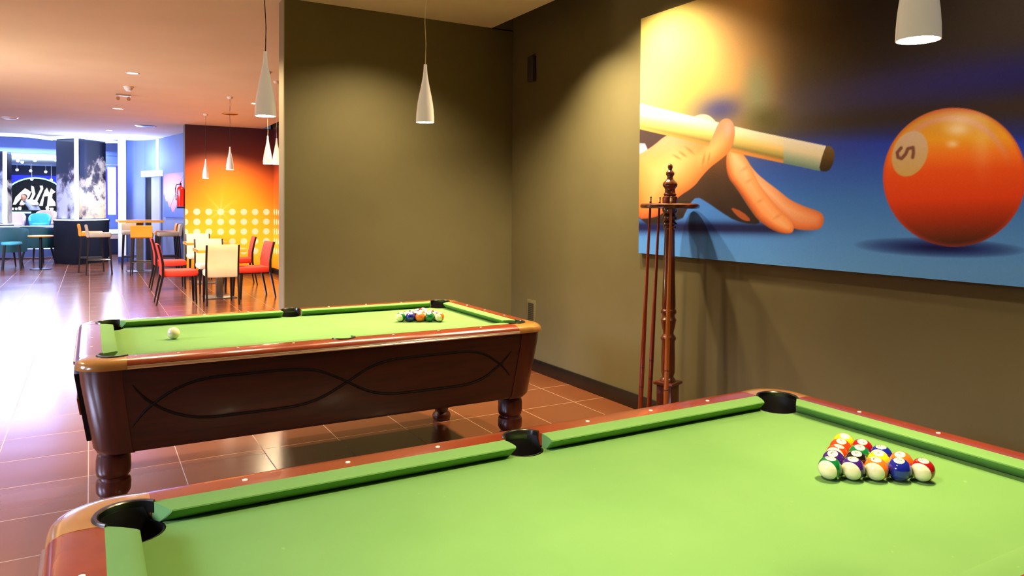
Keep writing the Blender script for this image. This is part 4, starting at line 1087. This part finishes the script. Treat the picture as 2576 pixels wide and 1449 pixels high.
t = thing('bar_counter', 'dark bar counter with a cyan light line in the far bar', 'counter', (-1.9, 28.9, 0))
b = MB(); b.box((0, 0, .60), (4.2, .6, 1.2)); b.build('panel', m_navy, t)
b = MB(); b.box((0, 0, 1.22), (4.3, .7, .05), bev=.01); b.build('counter_top', m_black, t)
b = MB(); b.box((-.05, -.36, 1.17), (.55, .01, .05)); b.build('light_line', m_ledc, t)
DOTS = [(8, 406), (45, 404), (56, 407.5), (88, 403), (140, 402), (43, 427), (77, 429.5), (115, 432), (80, 450.5), (129, 452.5)]
for i, (px, py) in enumerate(DOTS):
    v = F2+R3*((px-1288)/FPX)-U3*((py-Y0)/FPX)
    k = (2.87-CH)/v.z if py < 440 else 31.5/v.y
    p = Vector((0, 0, CH))+v*min(k, 32.4/v.y)
    t = thing('bar_spotlight', '%s glowing spotlight bulb on the bar ceiling, %s row' % (['leftmost', 'second', 'third', 'fourth', 'rightmost', 'left', 'middle', 'right', 'left', 'right'][i], 'top' if i < 5 else 'middle' if i < 8 else 'bottom'),
              'spotlight', p, 0, 'spotlights over the bar')
    b = MB(); b.lathe([(.0, -.05), (.035, -.045), (.05, 0), (.035, .035), (0, .04)], n=16, cap=False); b.build('globe', m_led, t)
    b = MB(); b.tube([(0, 0, .03), (0, 0, max(.04, 2.89-p.z))], .006, 6); b.build('stem', m_steel, t)
for i, (px, py, ww) in enumerate([(50, 524, .09), (119, 523, .10), (41, 541, .07), (32, 541, .07), (130, 538, .12)]):
    v = F2+R3*((px-1288)/FPX)-U3*((py-Y0)/FPX); k = 28.8/v.y; p = v*k
    z0 = 1.245
    h_ = max(.08, CH+p.z-z0+.05)
    b = MB(); b.lathe([(.0, 0), (ww*.35, 0), (ww*.5, h_*.6), (ww*.4, h_), (0, h_)], n=18, cap=False)
    tag(b.build('table_lamp', m_let), '%s small glowing lamp on the far bar counter' % ['tallest left', 'tallest right', 'low second from left', 'low leftmost', 'low rightmost'][i], 'lamp', 'little lamps on the bar').location = (p.x, 28.8, z0)
# bartender bending behind the counter
def skinned(name, verts, edges, radii, m, parent, sub=2):
    me = bpy.data.meshes.new(name); me.from_pydata(verts, edges, []); me.update()
    o = bpy.data.objects.new(name, me); COL.objects.link(o); o.parent = parent
    o.modifiers.new('skin', 'SKIN')
    if not me.skin_vertices:
        bpy.context.view_layer.objects.active = o
        bpy.ops.mesh.customdata_skin_add() if bpy.ops.mesh.customdata_skin_add.poll() else None
    for i, r in enumerate(radii): me.skin_vertices[0].data[i].radius = (r, r)
    me.skin_vertices[0].data[0].use_root = True
    s = o.modifiers.new('sub', 'SUBSURF'); s.levels = sub; s.render_levels = sub
    me.materials.append(m); return o
t = thing('person', 'person in a white shirt bending over behind the far bar', 'person', (-1.62, 29.75, .14))
V = [(0, 0, .95), (-.02, -.03, 1.12), (-.10, -.10, 1.30), (-.18, -.16, 1.38), (-.24, -.2, 1.42), (-.30, -.22, 1.47), (-.30, -.24, 1.54),
     (.02, -.16, 1.36), (.07, -.30, 1.28), (-.02, -.48, 1.29), (-.30, -.12, 1.36), (-.38, -.26, 1.28), (-.36, -.46, 1.29),
     (.10, .02, .9), (.12, .0, .5), (.12, .04, .06), (-.10, .02, .9), (-.12, .0, .5), (-.12, .04, .06)]
Ed = [(0, 1), (1, 2), (2, 3), (3, 4), (4, 5), (5, 6), (3, 7), (7, 8), (8, 9), (3, 10), (10, 11), (11, 12), (0, 13), (13, 14), (14, 15), (0, 16), (16, 17), (17, 18)]
Rd = [.15, .16, .17, .13, .06, .085, .07, .07, .055, .035, .07, .055, .035, .10, .07, .05, .10, .07, .05]
try:
    skinned('body', V, Ed, Rd, mottled('white_shirt', (214, 214, 236), (224, 224, 242), 4., .8), t)
    b = MB(); b.lathe([(.0, -.11), (.05, -.10), (.075, -.05), (.085, .01), (.08, .06), (.05, .10), (0, .115)], (-.31, -.25, 1.52), 24, cap=False); b.build('head', mat('skin', (176, 116, 86), .6), t)
    b = MB(); b.lathe([(.086, .0), (.09, .03), (.084, .075), (.05, .115), (0, .125)], (-.305, -.235, 1.52), 24, cap=False); b.build('hair', mat('dark_hair', (50, 32, 28), .7), t)
    for hx, hy in ((-.02, -.50), (-.36, -.48)):
        b = MB(); b.box((hx, hy-.03, 1.27), (.07, .08, .025), bev=.008)
        for q in range(4): b.tube([(hx-.027+.018*q, hy-.07, 1.27), (hx-.028+.019*q, hy-.105, 1.268), (hx-.028+.019*q, hy-.13+.01*abs(q-1.5), 1.26)], .008, 8)
        b.tube([(hx+.035, hy-.02, 1.27), (hx+.055, hy-.05, 1.268), (hx+.058, hy-.075, 1.262)], .009, 8); b.build('hand', MATS['skin'], t)
except Exception as ex:
    print('skin failed', ex)
# ------------------------------------------------------------------ lights of the far rooms
BLUE = (.30, .42, 1.); BW = (.62, .74, 1.)
area('cove_light', (-1.6, 22.6, 3.0), (-1.6, 22.6, 5), 4.0, 2.6, 220, (.38, .52, 1.))
area('bar_ceiling_light', (-1.6, 24.6, 3.3), (-1.6, 22.5, 0), 4.0, .6, 620, BLUE)
area('bar_ceiling_light', (-1.6, 28, 2.85), (-1.6, 28, 0), 3.0, 2., 170, BW)
area('bar_cove_light', (-1.6, 27., 2.0), (-1.6, 27.2, 4), 3., 2., 130, (.5, .68, 1.))
point('column_light', (-.42, 20.1, 2.2), 22, BW, .1)
point('column_light', (.95, 20.2, 2.6), 60, BLUE, .1)
point('column_light', (.45, 20.6, 1.7), 30, BW, .1)
for a, c in added_wins: area('daylight', (XL-.35, (a+c)/2, 2.6), (-1.8, (a+c)/2, 0) if a < 7 else (-1.2, (a+c)/2+3., 0), c-a, 1.6, 230 if a < 7 else 190, (.58, .66, 1.), 56 if a < 7 else 90)  # invented side light, added for the blue-white wash on the floor
b = MB(); b.box((XL+.12, 8.5, .62), (.24, 18., .05)); b.box((XL+.23, 8.5, .68), (.02, 18., .12)); tag(b.build('trim_4', m_white), kind='structure')  # unseen shelf added to carry the uplight
area('cove_uplight', (XL+.13, 10., .68), (-.5, 10., 3.1), .15, 15., 1000, (1., .70, .44), 110)  # invented warm uplight, added to brighten the ceiling
# ------------------------------------------------------------------ world and view
w = bpy.data.worlds.new('world'); bpy.context.scene.world = w; w.use_nodes = True
w.node_tree.nodes['Background'].inputs[0].default_value = (.5, .6, 1, 1); w.node_tree.nodes['Background'].inputs[1].default_value = .08
sc = bpy.context.scene
sc.view_settings.view_transform = 'Standard'; sc.view_settings.look = 'None'; sc.view_settings.gamma = 1; sc.view_settings.exposure = 0.68
sc.cycles.use_denoising = True; sc.cycles.use_adaptive_sampling = True; sc.cycles.adaptive_threshold = .03; sc.cycles.max_bounces = 8; sc.cycles.diffuse_bounces = 2; sc.cycles.glossy_bounces = 4
sc.cycles.sample_clamp_indirect = 6.; sc.cycles.caustics_reflective = False; sc.cycles.caustics_refractive = False
